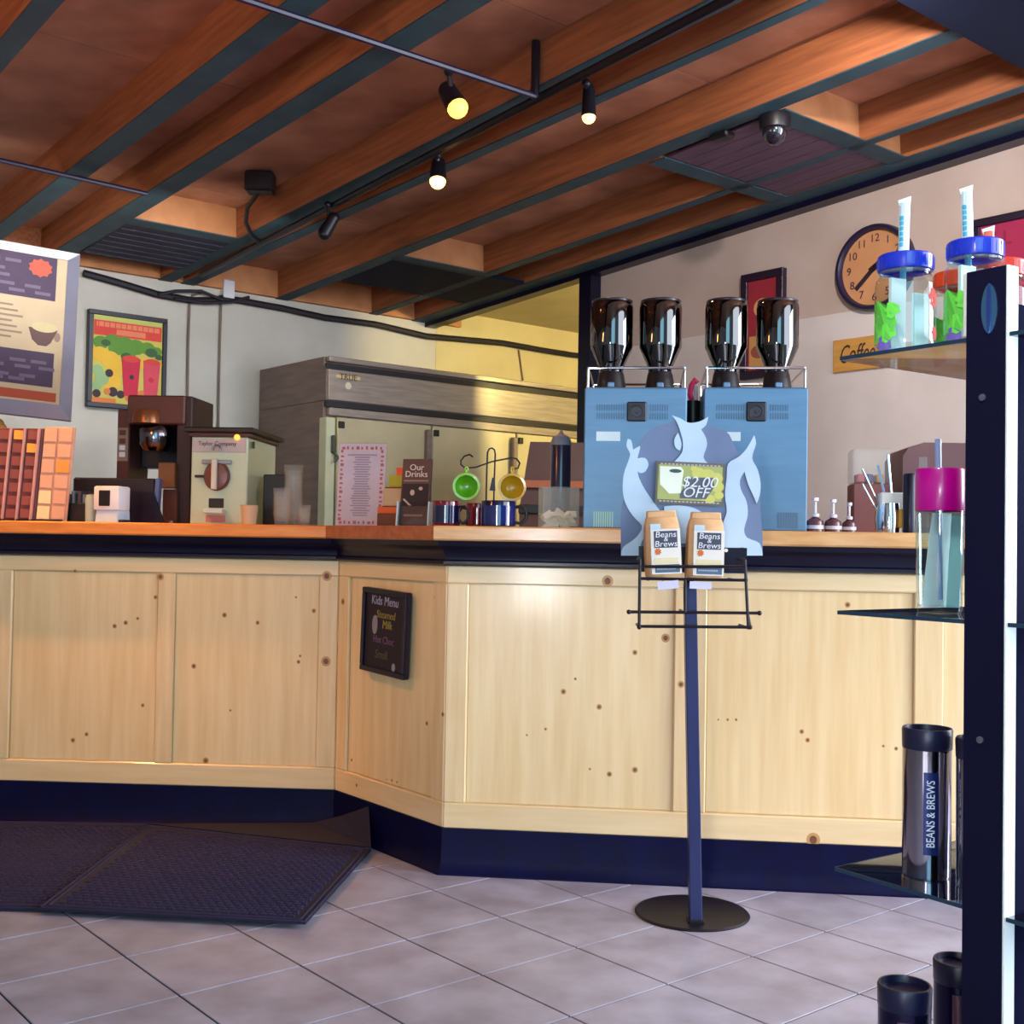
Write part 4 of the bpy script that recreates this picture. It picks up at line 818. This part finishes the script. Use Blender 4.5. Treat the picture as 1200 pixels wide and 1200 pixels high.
for k in range(3):
    x0 = .055 + k * .685; o = B().box(x0, x0 + .672, -.045, .03, .14, FH - .355, .006).done('door', M('fridge_door', (196, 186, 150), .38, metal=.3), t, smooth=0)
    B().box(x0 + .62, x0 + .655, -.085, -.045, 1.0, 1.7, .006).done('handle', STEELD, o, smooth=0)
    B().box(x0 + .005, x0 + .04, -.06, -.04, FH - .42, FH - .38, .003).done('hinge', BLK, o, smooth=0)
B().box(.02, .035, -.06, -.03, 1.52, 1.62, .004).done('latch', M('latch_dark', (70, 84, 74), .4), t, smooth=0); B().tube([(.03, -.05, 1.52), (.05, -.07, 1.49), (.03, -.06, 1.46)], .008).done('latch_hook', MT['latch_dark'], t)
x0, z0 = onf(393, 439); x1, z1 = onf(421, 450)
B().box(x0, x1, -.011, -.008, z1 + .02, z0, .001).done('badge', M('badge_cream', (214, 190, 130), .4), t, smooth=0); text('TRUE', .05, fl((90, 70, 50)), t, (x0 + x1) / 2, -.012, (z0 + z1 + .02) / 2); B().disc((x0 + x1) / 2, z1 - .02, .022, .022, -.012, -.008, 8).done('badge_emblem', fl((222, 214, 190)), t, smooth=0)
for x in (.08, 1.0, 2.0): B().box(x, x + .05, .06, .12, 0, .12).done('foot', BLK, t, smooth=0)

# ================================================================== BACK WALL ITEMS
def onw(x, y): p = hitp(x, y, W0, UR); return (p - W0).dot(UL), p.z
frW = lambda s, z, off=0: fr(st(s, off, z), A_ + R_(90))
s0, z1 = onw(101.8, 362.5); s1, z1b = onw(193.6, 374.8); s2, z0 = onw(96, 476)
wd, hh = s1 - s0, (z1 + z1b) / 2 - z0
t = thing('framed_poster', 'black framed fruit smoothie poster with two red cups on the back wall', 'poster', frW((s0 + s1) / 2, z0, .03))
X = lambda u: (u - .5) * wd; Z = lambda v: (1 - v) * hh
b = B(); fw = .028
for q in ((X(0), X(1), 0, fw), (X(0), X(1), hh - fw, hh), (X(0), X(0) + fw, fw, hh - fw), (X(1) - fw, X(1), fw, hh - fw)): b.box(q[0], q[1], -.012, .028, q[2], q[3], .003)
b.done('frame', M('frame_black', (22, 18, 36), .4), t, smooth=0)
B().box(X(.05), X(.95), .0, .02, .02, hh - .02).done('sheet', fl((206, 190, 90)), t, smooth=0)
b = B(); mats = [fl(c) for c in ((222, 70, 58), (236, 132, 96), (96, 146, 52), (64, 96, 60), (206, 40, 72), (222, 76, 96), (236, 186, 60), (150, 184, 130), (222, 128, 70), (60, 46, 56), (198, 200, 110))]
def rect(m, u0, u1, v0, v1, y): b.mat(m).box(X(u0), X(u1), y, 0, Z(v1), Z(v0))
DK = [0]
def dsc(m, u, v, r, y, q=1): DK[0] += 1; b.mat(m).disc(X(u), Z(v), r * wd, r * wd * q, y - .00006 * DK[0], 0, 16)
rect(10, .07, .93, .05, .10, -.0008); rect(0, .07, .93, .10, .255, -.0010); rect(1, .10, .90, .115, .165, -.0016); rect(1, .35, .72, .18, .235, -.0016)
for k in range(11): rect(0, .12 + k * .07, .13 + k * .07, .115, .165, -.0019)
for (u, v, r) in ((.16, .33, .10), (.3, .30, .10), (.45, .33, .13), (.6, .34, .12), (.75, .34, .10), (.87, .36, .07), (.5, .42, .1), (.35, .38, .1)): dsc(2, u, v, r, -.0012, .8)
for (u, v, r) in ((.22, .33, .06), (.8, .38, .08), (.9, .42, .05), (.48, .45, .07)): dsc(3, u, v, r, -.0016, .7)
for (u, v, r) in ((.15, .45, .10), (.28, .5, .12), (.38, .58, .10), (.70, .5, .08), (.9, .5, .05), (.3, .72, .12)): dsc(6, u, v, r, -.0014, .9)
for (u, v, r) in ((.13, .62, .07), (.18, .70, .09), (.12, .78, .06)): dsc(7, u, v, r, -.0018)
for (u, v, r) in ((.27, .64, .05), (.12, .86, .05), (.32, .83, .06), (.42, .85, .05)): dsc(9, u, v, r, -.002)
for (u, v, r) in ((.25, .83, .04), (.55, .86, .08), (.7, .86, .09), (.82, .87, .07)): dsc(8, u, v, r, -.0022)
rect(8, .07, .36, .90, .95, -.0022)
b.mat(4).xz([(X(.42), Z(.46)), (X(.66), Z(.46)), (X(.63), Z(.86)), (X(.46), Z(.86))], -.0066, 0); b.mat(5).xz([(X(.70), Z(.47)), (X(.92), Z(.47)), (X(.88), Z(.88)), (X(.72), Z(.88))], -.0066, 0)
dsc(0, .54, .47, .11, -.005, .4); dsc(0, .81, .48, .10, -.005, .4); dsc(9, .55, .66, .03, -.005); dsc(4, .8, .67, .035, -.005)
b.done('print', mats, t, smooth=0)
# menu board (bevelled frame)
dA, dB = 5.02, 4.86
TR_, BR_ = at(106, 299, dA), at(83.5, 493, dB)
ev = V((math.cos(R_(29)), math.sin(R_(29)), 0)); upv = (TR_ - BR_).normalized(); nv = ev.cross(upv).normalized(); Lh = (TR_ - BR_).length
m4 = MX(((ev.x, -nv.x, upv.x, BR_.x), (ev.y, -nv.y, upv.y, BR_.y), (ev.z, -nv.z, upv.z, BR_.z), (0, 0, 0, 1)))
t = thing('menu_board', 'large silver framed drinks menu board hanging at an angle over the counter', 'menu board', m4)
Wm = 1.15; fw = .052; ins = .030
def fq(a_, b_, c_, d_): return [a_, b_, c_, d_]
O = [(-Wm, 0, 0), (0, 0, 0), (0, 0, Lh), (-Wm, 0, Lh)]; I = [(-Wm + fw, -ins, fw), (-fw, -ins, fw), (-fw, -ins, Lh - fw), (-Wm + fw, -ins, Lh - fw)]
FRM = M('silver_frame', (182, 184, 204), .3, metal=.55)
for k in range(4):
    b = B(); k2 = (k + 1) % 4
    q = [V(O[k]), V(O[k2]), V(I[k2]), V(I[k])]; q2 = [v + V((0, .02, 0)) for v in q]
    b.loft([q, q2]); b.done('frame_side', FRM if k != 2 else M('frame_top_lit', (240, 242, 248), .35, metal=.1), t, smooth=0)  # top bevel coloured white for the light it reflects
B().box(-Wm + fw, -fw, -ins + .004, .03, fw, Lh - fw).done('panel', M('menu_cream', (198, 176, 138), .6), t, smooth=0)
y = -ins + .003; b = B(); iw = Wm - 2 * fw; ih = Lh - 2 * fw; X = lambda u: -fw - (1 - u) * .40; Z = lambda v: fw + (1 - v) * ih
def rc(m, u0, u1, v0, v1, dy=0): b.mat(m).box(X(u0), X(u1), y - .0008 - dy, y, Z(v1), Z(v0))
rc(0, -1, .90, .0, .30); rc(0, -1, .92, .66, .89); rc(1, -1, .96, .925, .985)
for k in range(16): a_ = k * math.pi / 8
b.mat(2).xz([(X(.74) + (.048 if k % 2 else .040) * math.cos(k * math.pi / 10), Z(.085) + (.042 if k % 2 else .034) * math.sin(k * math.pi / 10)) for k in range(20)], y - .002, y)
for r, (v, us) in enumerate(((.05, (-.1, .2, .4)), (.11, (-.05, .25)), (.155, (.1, .3)), (.21, (-.1, .1, .35, .6)), (.25, (.2, .45, .7)), (.72, (.25, .5, .7)), (.76, (.3, .55, .78)), (.82, (.1, .35, .6)), (.845, (.3, .5)))):
    for u in us: rc(3, u, u + .15, v, v + .022, .0006)
for r in range(7):
    for u in (-.3, .05, .32): rc(4, u, u + .18 + .05 * ((r + int(u * 10)) % 3), .36 + r * .036, .36 + r * .036 + .012, .0006)
b.mat(5).xz([(X(.66), Z(.50)), (X(.94), Z(.50)), (X(.88), Z(.59)), (X(.84), Z(.615)), (X(.76), Z(.615)), (X(.70), Z(.58))], y - .002, y); b.mat(6).disc(X(.81), Z(.49), .050, .022, y - .0024, y); b.mat(4).disc(X(.94), Z(.545), .012, .020, y - .0018, y)
b.mat(7).disc(X(-.02), Z(.71), .07, .055, y - .002, y); b.mat(8).disc(X(-.05), Z(.72), .045, .035, y - .0026, y)
b.done('print', [fl((74, 58, 80)), fl((176, 76, 44)), fl((214, 92, 70)), fl((112, 96, 118)), fl((150, 126, 104)), fl((100, 74, 70)), fl((204, 188, 140)), fl((44, 60, 40)), fl((66, 104, 50))], t, smooth=0)
# cables on the wall
def wpt(x, y, off=.026): p = hitp(x, y, W0 + UR * off, UR); return p
CB = M('cable_black', (26, 20, 30), .6); CBB = M('cable_brown', (120, 104, 92), .7)
tag(B().tube([wpt(*q) for q in ((98, 320), (135, 330), (185, 345), (225, 352), (252, 352), (262, 349), (280, 352), (330, 361), (380, 372), (440, 380), (500, 394), (545, 398), (590, 402), (640, 411), (672, 416), (715, 420))], .022, 8).done('cable', CB), 'thick black cable sagging along the top of the back wall', 'cable')
tag(B().tube([wpt(*q, .064) for q in ((186, 345), (206, 341), (236, 341), (252, 348), (262, 352))], .010).done('cable', CB), 'thin upper cable arching towards the white wall box', 'cable')
tag(B().tube([wpt(*q, .064) for q in ((205, 350), (240, 355), (270, 354), (292, 348))], .010).done('cable', CB), 'thin lower cable passing under the white wall box', 'cable')
tag(B().tube([wpt(*q, .012) for q in ((236, 343), (226, 346), (222, 356), (220.5, 400), (219.5, 470), (218, 560))], .008).done('cable', CBB), 'thin brown cable hanging down the back wall beside the poster', 'cable')
tag(B().tube([wpt(*q, .012) for q in ((259, 354), (257.5, 400), (256, 470), (255, 560))], .008).done('cable', CBB), 'thin brown cable hanging below the white wall box', 'cable')
tag(B().tube([wpt(*q, .012) for q in ((608, 410), (611, 432), (613, 446))], .006).done('cable', CBB), 'short thin cord dangling above the refrigerator', 'cable')
s, z = onw(264.5, 351); s1, z1 = onw(264.5, 329); tag(B().box(-.038, .038, -.05, 0, 0, z1 - z, .006).done('wall_box', M('box_white', (214, 214, 220), .5), None, frW(s, z, .0)), 'small white electrical box high on the back wall', 'electrical box')

# ================================================================== RIGHT WALL ITEMS
PR = st(1.385, 4)
def onr(x, y, off=0): p = hitp(x, y, PR - UL * off, UL); return (p - W0).dot(UR), p.z
def frR(tt, z, off=0): return fr(st(1.385 - off, tt, z), A_)     # local x along t (to the right), y into wall
def frame_pic(c0, c1, c2, name, label, fw, cols):
    t0, z1 = onr(*c0); t1, z2 = onr(*c1); tb_, z0 = onr(*c2); wd = t1 - t0; hh = (z1 + z2) / 2 - z0
    t = thing(name, label, 'picture', frR((t0 + t1) / 2, z0, .03)); b = B()
    for q in ((-wd / 2, wd / 2, 0, fw), (-wd / 2, wd / 2, hh - fw, hh), (-wd / 2, -wd / 2 + fw, fw, hh - fw), (wd / 2 - fw, wd / 2, fw, hh - fw)): b.box(q[0], q[1], -.01, .028, q[2], q[3], .003)
    b.done('frame', M('frame_plum', (36, 22, 42), .4), t, smooth=0)
    B().box(-wd / 2 + fw * .8, wd / 2 - fw * .8, .004, .02, fw * .8, hh - fw * .8).done('sheet', fl(cols), t, smooth=0)
    return t, wd, hh
t, wd, hh = frame_pic((873.3, 324), (922.7, 314), (875, 446), 'framed_picture', 'narrow dark framed red picture behind the bean hoppers', .042, (158, 38, 54))
b = B(); b.mat(0).disc(0, hh * .66, .055, .05, .001, .004); b.mat(1).box(-wd * .30, wd * .36, .001, .004, hh * .09, hh * .40); b.mat(2).disc(-.02, hh * .25, .05, .035, 0, .004); b.done('print', [fl((226, 160, 110)), fl((206, 152, 92)), fl((150, 84, 60))], t, smooth=0)
t, wd, hh = frame_pic((1144, 260), (1236, 241), (1146, 385), 'framed_picture', 'large dark framed crimson picture behind the blue lidded jars', .035, (164, 32, 78))
text('ALL', .09, fl((136, 22, 60)), t, -wd * .2, .002, hh * .78); B().disc(-wd * .18, hh * .45, .09, .07, .001, .004).done('print', fl((196, 60, 110)), t, smooth=0)
# clock
t0, zc = onr(1028, 314.5); tt, zt = onr(1028, 264); rc_ = zt - zc
t = thing('wall_clock', 'round wall clock with tan face and navy rim', 'clock', frR(t0, zc, .0))
RX = MX.Rotation(R_(90), 4, 'X')
B().lathe([(rc_, .0), (rc_, .035), (rc_ * .97, .05), (rc_ * .90, .05), (rc_ * .86, .035), (rc_ * .86, .02)], seg=48, mx=RX).done('rim', M('clock_navy', (34, 28, 56), .4), t)
B().lathe([(0, .022), (rc_ * .88, .022), (rc_ * .88, 0), (0, 0)], seg=48, mx=RX).done('face', M('clock_tan', (206, 150, 104), .6, col2=(196, 138, 92)), t)
for k in range(1, 13):
    a_ = R_(30 * k); text(str(k), rc_ * .26, fl((64, 34, 60)), t, rc_ * .68 * math.sin(a_), -.0235, rc_ * .68 * math.cos(a_), 'numeral')
for (a_, L, w_) in ((228, .66, .012), (60, .38, .016)):
    B().box(-w_, w_, -.0275, -.025, -.03, rc_ * L, .001).xf(MX.Rotation(R_(a_), 4, 'Y')).done('hand', fl((44, 26, 40)), t, smooth=0)
# coffee sign
ta_, z1 = onr(979, 400); tb_, z0 = onr(979, 437.5); te_, _ = onr(1062, 390); wd, hh = te_ - ta_, z1 - z0
t = thing('coffee_sign', 'tan wooden plank sign lettered in script below the clock', 'sign', frR((ta_ + te_) / 2, z0, .02)); B().box(-wd / 2, wd / 2, 0, .02, 0, hh, .003).done('board', M('sign_tan', (206, 156, 78), .6, col2=(190, 138, 62), st_=(1, 6, 6)), t, smooth=0)
text('Coffee', hh * .80, fl((60, 36, 30)), t, -wd / 2 + .035, -.002, hh * .5, al='LEFT', shear=.35, sx=.58)

# ================================================================== DISPLAY RACK, NEAR RIGHT
KR = V((.522, 1.89, 0)); AR = math.atan2(-.819, .574); frK = fr(KR, AR)
eX = V((math.cos(AR), math.sin(AR), 0)); eY = V((-eX.y, eX.x, 0))
def rk(px, d): p = at(px, 700, d) - KR; return V((p.dot(eX), p.dot(eY), 0))
t = thing('display_rack', 'dark navy display rack with glass shelves at the near right', 'display rack', frK)
ZS = [1.325, .919, .513, .112]; PX0, PX1 = .229, .293
ztp = at(1155, 314, 1.67).z
POSTM = M('rack_navy', (8, 8, 40), .6, spec=.2); EDGE = M('white_edge', (244, 246, 238), .5)
o = B().box(PX0, PX1 - .001, -.004, .0215, 0, ztp, .001).done('post', POSTM, t, smooth=0)
B().box(PX1 - .001, PX1 + .002, -.004, .0215, 0, ztp, .0005).done('edge_strip', EDGE, t, smooth=0, label='white edge of the rack post')
zz0, zz1 = at(1133, 395, 1.70).z, at(1133, 317, 1.70).z
B().box(PX0 - .012, PX0 - .0, .004, .018, zz0, zz1, .003).done('bracket', EDGE, t, smooth=0, label='short white bracket on the post')
zo = at(1158, 362, 1.67).z
lg = [( (PX0 + PX1) / 2 + .006 + .0125 * math.cos(a_) * abs(math.cos(a_)) ** .2, zo + .036 * math.sin(a_)) for a_ in [k * math.pi / 12 for k in range(24)]]
B().xz(lg, -.006, -.003).done('oval_emblem', M('emblem_blue', (96, 150, 200), .15, metal=.8), t); B().xz([(x_ * .25 + .75 * ((PX0 + PX1) / 2 + .006), z_) for x_, z_ in lg], -.008, -.006).done('emblem_line', M('emblem_dark', (40, 60, 120), .3), t, smooth=0)
for yy in (465, 868): B().lathe([(0, 0), (.005, 0), (.005, .003), (0, .004)], seg=12, mx=MX.Translation(((PX0 + PX1) / 2 - .004, -.004, at(1152, yy, 1.67).z)) @ RX).done('screw', M('screw_grey', (90, 86, 100), .4), t)
B().box(PX1 - .022, PX1 - .003, .022, .36, .02, ztp - .05, .002).done('side_panel', M('rack_panel', (4, 8, 40), .85, spec=.05), t, smooth=0)
for z in ZS:
    B().box(0, PX0 - .001, 0, .34, z - .006, z, .001).done('glass_shelf', GLASS, t, smooth=0); B().box(PX1 + .003, .56, 0, .34, z - .006, z, .001).done('glass_shelf', GLASS, t, smooth=0)
    b = B(); ec = M('glass_edge', (34, 58, 78), .2); b.box(0, PX0 - .001, -.0012, 0, z - .006, z); b.box(-.0012, 0, 0, .34, z - .006, z); b.box(PX1 + .003, .56, -.0012, 0, z - .006, z); b.done('shelf_edge', ec, t, smooth=0)
    for y_ in (.06, .28): B().box(PX0 - .02, PX1 - .003, y_, y_ + .012, z - .02, z - .006, .002).done('shelf_bracket', POSTM, t, smooth=0)
B().box(.02, .54, -.06, .40, 0, .02, .004).done('foot_plate', POSTM, t, smooth=0)
def onk(lx, ly, z, rot=0): p = KR + eX * lx + eY * ly; return fr((p.x, p.y, z), AR + rot)
# mason style jars
LIDB = M('lid_blue', (24, 52, 200), .25, coat=.5); JAR = clear('jar_plastic', (240, 248, 248), .05, .03)
STRAW = M('straw_wrap', (226, 240, 246), .35); CY = M('straw_cyan', (70, 178, 214), .4)
def jar(lx, ly, z, r, h, lidm, label, straw=None, art=True, art2=None, grp='lidded drinking jars on the top shelf'):
    t = thing('lidded_jar', label, 'jar', onk(lx, ly, z + .0005, R_(37)), grp)
    B().lathe([(0, .002), (r * .86, 0), (r * .97, .006), (r, .02), (r, h * .68), (r * .96, h * .74), (r * .84, h * .79), (r * .84, h * .86)], seg=36).done('body', JAR, t)
    B().lathe([(r * .86, h * .80), (r * .90, h * .81), (r * .90, h * .83), (r * .86, h * .84)], seg=36).done('neck_ring', CLEARW, t)
    b = B(); b.lathe([(r * .88, h * .86), (r * .90, h * .84), (r * .92, h * .85), (r * .92, h * .985), (r * .88, h), (0, h)], seg=36)
    for k in range(24): a_ = k * math.pi / 12; b.box(r * .915, r * .935, -.002, .002, h * .86, h * .97, mx=MX.Rotation(a_, 4, 'Z'))
    b.done('lid', lidm, t)
    if straw:
        dx, hx, m = straw
        p0, p1 = V((-.006, 0, .01)), V((dx, 0, h + hx))
        v = p1 - p0; B().rod(p0, p0 + v * .7, .0052, 10).done('straw', m if m is not STRAW else CY, t)
        B().rod(p0 + v * .62, p1, .0086, 10).done('straw_wrapper', m, t)
        b = B()
        for k in range(6): q = p0 + v * (.70 + .036 * k); b.rod(q + V((-.0030, -.0048, 0)), q + V((-.0030, -.0048, 0)) + v * .026, .0042, 8)
        b.done('wrapper_print', CY, t)
        b = B(); z = p1.z
        b.loft([[(p1.x + k * .0105, -j * .004, z - .004) for k, j in ((-.8, -1), (.8, -1), (.8, 1), (-.8, 1))], [(p1.x + k * .0105, -j * .0015, z + .008 + .003 * k) for k, j in ((-1, -1), (.9, -1), (.9, 1), (-1, 1))]]); b.done('wrapper_end', STRAW, t, smooth=0)
    if art:
        b = B()
        B().box(-.015, .015, -.003, .003, .006, h * .76, mx=MX.Translation((-.012, -.014, 0)) @ MX.Rotation(R_(42), 4, 'Z')).done('insert_card', M('insert_white', (238, 246, 244), .6), t, smooth=0); B().box(-.014, .014, -.003, .003, .006, h * .60, mx=MX.Translation((.022, -.014, 0)) @ MX.Rotation(R_(42), 4, 'Z')).done('insert_card', M('insert_pale', (206, 234, 232), .6), t, smooth=0)
        for (a0, z0_, rr_, m_) in ((215, .34, .030, 0), (200, .22, .016, 0), (235, .20, .014, 0), (245, .42, .012, 0), (225, .08, .014, 1), (335, .55, .014, 2), (340, .2, .010, 2)):
            a1 = R_(a0); mm = MX.Rotation(a1 + R_(90), 4, 'Z'); 
            b.mat(m_); n = 14; pts = []
            for k in range(n):
                du, dz = rr_ * math.cos(2 * math.pi * k / n) * (1 + .25 * math.sin(3 * k)), rr_ * math.sin(2 * math.pi * k / n) * (1 + .2 * math.cos(5 * k))
                aa = a1 + du / r; pts.append((r * 1.006 * math.cos(aa), r * 1.006 * math.sin(aa), h * z0_ + dz))
            f = [b.bm.verts.new(p) for p in pts]; b.bm.faces.new(f); b._t()
        b.done('printed_art', [fl((120, 240, 80)), fl((130, 110, 200)), fl((226, 70, 56))], t, smooth=0, kind='stuff')
    return t
ZJ = ZS[0]; ORL = M('lid_orange', (236, 74, 30), .3); PKL = M('lid_pink', (236, 30, 120), .3)
p = rk(1058, 1.877); jar(p.x, p.y, ZJ, .047, .160, LIDB, 'blue lidded drinking jar with green print, nearest the clock', (-.002, .085, STRAW))
p = rk(1140, 1.786); jar(p.x, p.y, ZJ, .045, .160, LIDB, 'blue lidded drinking jar partly behind the rack post', (-.013, .078, STRAW))
jar(.046, .245, ZJ, .044, .160, ORL, 'orange lidded drinking jar between the two blue lidded ones', None)
jar(.136, .222, ZJ, .044, .160, M('lid_orange_red', (226, 60, 40), .3), 'drinking jar with an orange straw behind the second blue lidded jar', (-.016, .05, M('straw_orange', (240, 120, 84), .4)), False)
jar(.178, .316, ZJ, .042, .150, PKL, 'pink lidded drinking jar behind the top of the rack panel', (-.01, .05, M('straw_pink', (240, 30, 150), .3)), False)
# magenta tumbler
MG = M('lid_magenta', (206, 0, 150), .3, coat=.4)
p = rk(1101, 1.88); t = thing('travel_tumbler', 'clear travel tumbler with a wide magenta lid and straw', 'tumbler', onk(p.x, p.y, ZS[1] + .0005, R_(37))); r = .0385; h = at(1101, 550, 1.88).z - ZS[1]; h2 = at(1101, 598, 1.88).z - ZS[1]
B().lathe([(0, .002), (r * .84, 0), (r * .90, .006), (r * .98, h2), (r * .95, h2), (r * .86, .010), (0, .012)], seg=36).done('body', JAR, t)
B().lathe([(r * .97, h2 - .002), (r * 1.0, h2), (r * 1.0, h - .003), (r * .96, h), (0, h)], seg=36).done('lid', MG, t)
B().rod((.0, 0, .02), (-.004, 0, h + .048), .0052).done('straw', M('straw_blue', (150, 170, 214), .3), t)
B().rod((-.022, .012, h * .5), (-.026, .014, h + .020), .006).done('straw', CLEARW, t)
B().xz([(-.028, .008), (.020, .008), (.030, h2 * .97), (-.008, h2 * .97)], -.001, .001).xf(MX.Translation((-.006, -.006, 0)) @ MX.Rotation(R_(40), 4, 'Z')).done('insert_card', M('insert_aqua', (244, 252, 252), .6), t, smooth=0); B().xz([(-.008, .008), (.012, .008), (.020, h2 * .95), (.000, h2 * .95)], -.001, .001).xf(MX.Translation((.018, .004, 0)) @ MX.Rotation(R_(10), 4, 'Z')).done('insert_card', M('insert_aqua2', (186, 236, 240), .6), t, smooth=0)
# chrome tumblers
def tumbler(px, d, z, r, h, label, body, txt=True, grp='steel travel tumblers on the rack'):
    p = rk(px, d); t = thing('steel_tumbler', label, 'tumbler', onk(p.x, p.y, z + .0005), grp)
    B().lathe([(0, 0), (r * .95, 0), (r * .97, .004), (r * .985, h * .86)], seg=48).done('body', body, t)
    B().lathe([(r * .985, h * .86), (r * 1.0, h * .865), (r * 1.02, h * .985), (r * .98, h), (r * .90, h), (r * .86, h * .96), (0, h * .955)], seg=48).done('lid', M('lid_navy', (26, 26, 58), .35), t)
    if txt:
        # direction to camera in local frame
        b = B(); yaw = math.atan2(-1.512 - p.y, 1.248 - p.x); a0 = yaw - .33 + .2; N = 8; rr = r * .985
        for k in range(N):
            v = [b.bm.verts.new((rr * math.cos(a0 + .62 * q / N), rr * math.sin(a0 + .62 * q / N), zz)) for q, zz in ((k, h * .17), (k + 1, h * .17), (k + 1, h * .72), (k, h * .72))]; b.bm.faces.new(v)
        b._t(); b.done('dark_band', M('band_navy', (28, 44, 108), .25, metal=.4), t)
        am = a0 + .30; text('BEANS & BREWS', .0175, fl((226, 236, 246)), t, rr * 1.015 * math.cos(am), rr * 1.015 * math.sin(am), h * .445, rz=math.degrees(am) + 90, ry=90, sx=.80)
    return t
CHT = M('tumbler_chrome', (190, 186, 196), .13, metal=1)
tumbler(1088, 1.853, ZS[2], .0374, .228, 'chrome travel tumbler with a navy lid and vertical lettering', CHT)
tumbler(1152, 1.795, ZS[2], .0374, .222, 'chrome travel tumbler hidden behind the rack post', CHT, False)
DKT = M('tumbler_dark', (26, 22, 60), .25, metal=.6)
def dark_t(px, d, label):
    t = tumbler(px, d, ZS[3], .0395, .245, label, DKT, False); p = rk(px, d); yaw = math.atan2(-1.512 - p.y, 1.248 - p.x); r = .0395
    b = B(); v = [b.bm.verts.new((r * 1.0 * math.cos(yaw - .25 + .5 * q / 4), r * 1.0 * math.sin(yaw - .25 + .5 * q / 4), z)) for q, z in ((0, .02), (1, .02), (2, .02), (3, .02), (4, .02), (4, .20), (3, .20), (2, .20), (1, .20), (0, .20))]; b.bm.faces.new(v); b._t(); b.done('window_band', M('band_maroon', (92, 54, 72), .3), t, smooth=0)
dark_t(1064, 1.82, 'dark travel tumbler at the bottom of the picture, left of two'); dark_t(1127, 1.93, 'dark travel tumbler beside the rack post near the floor')
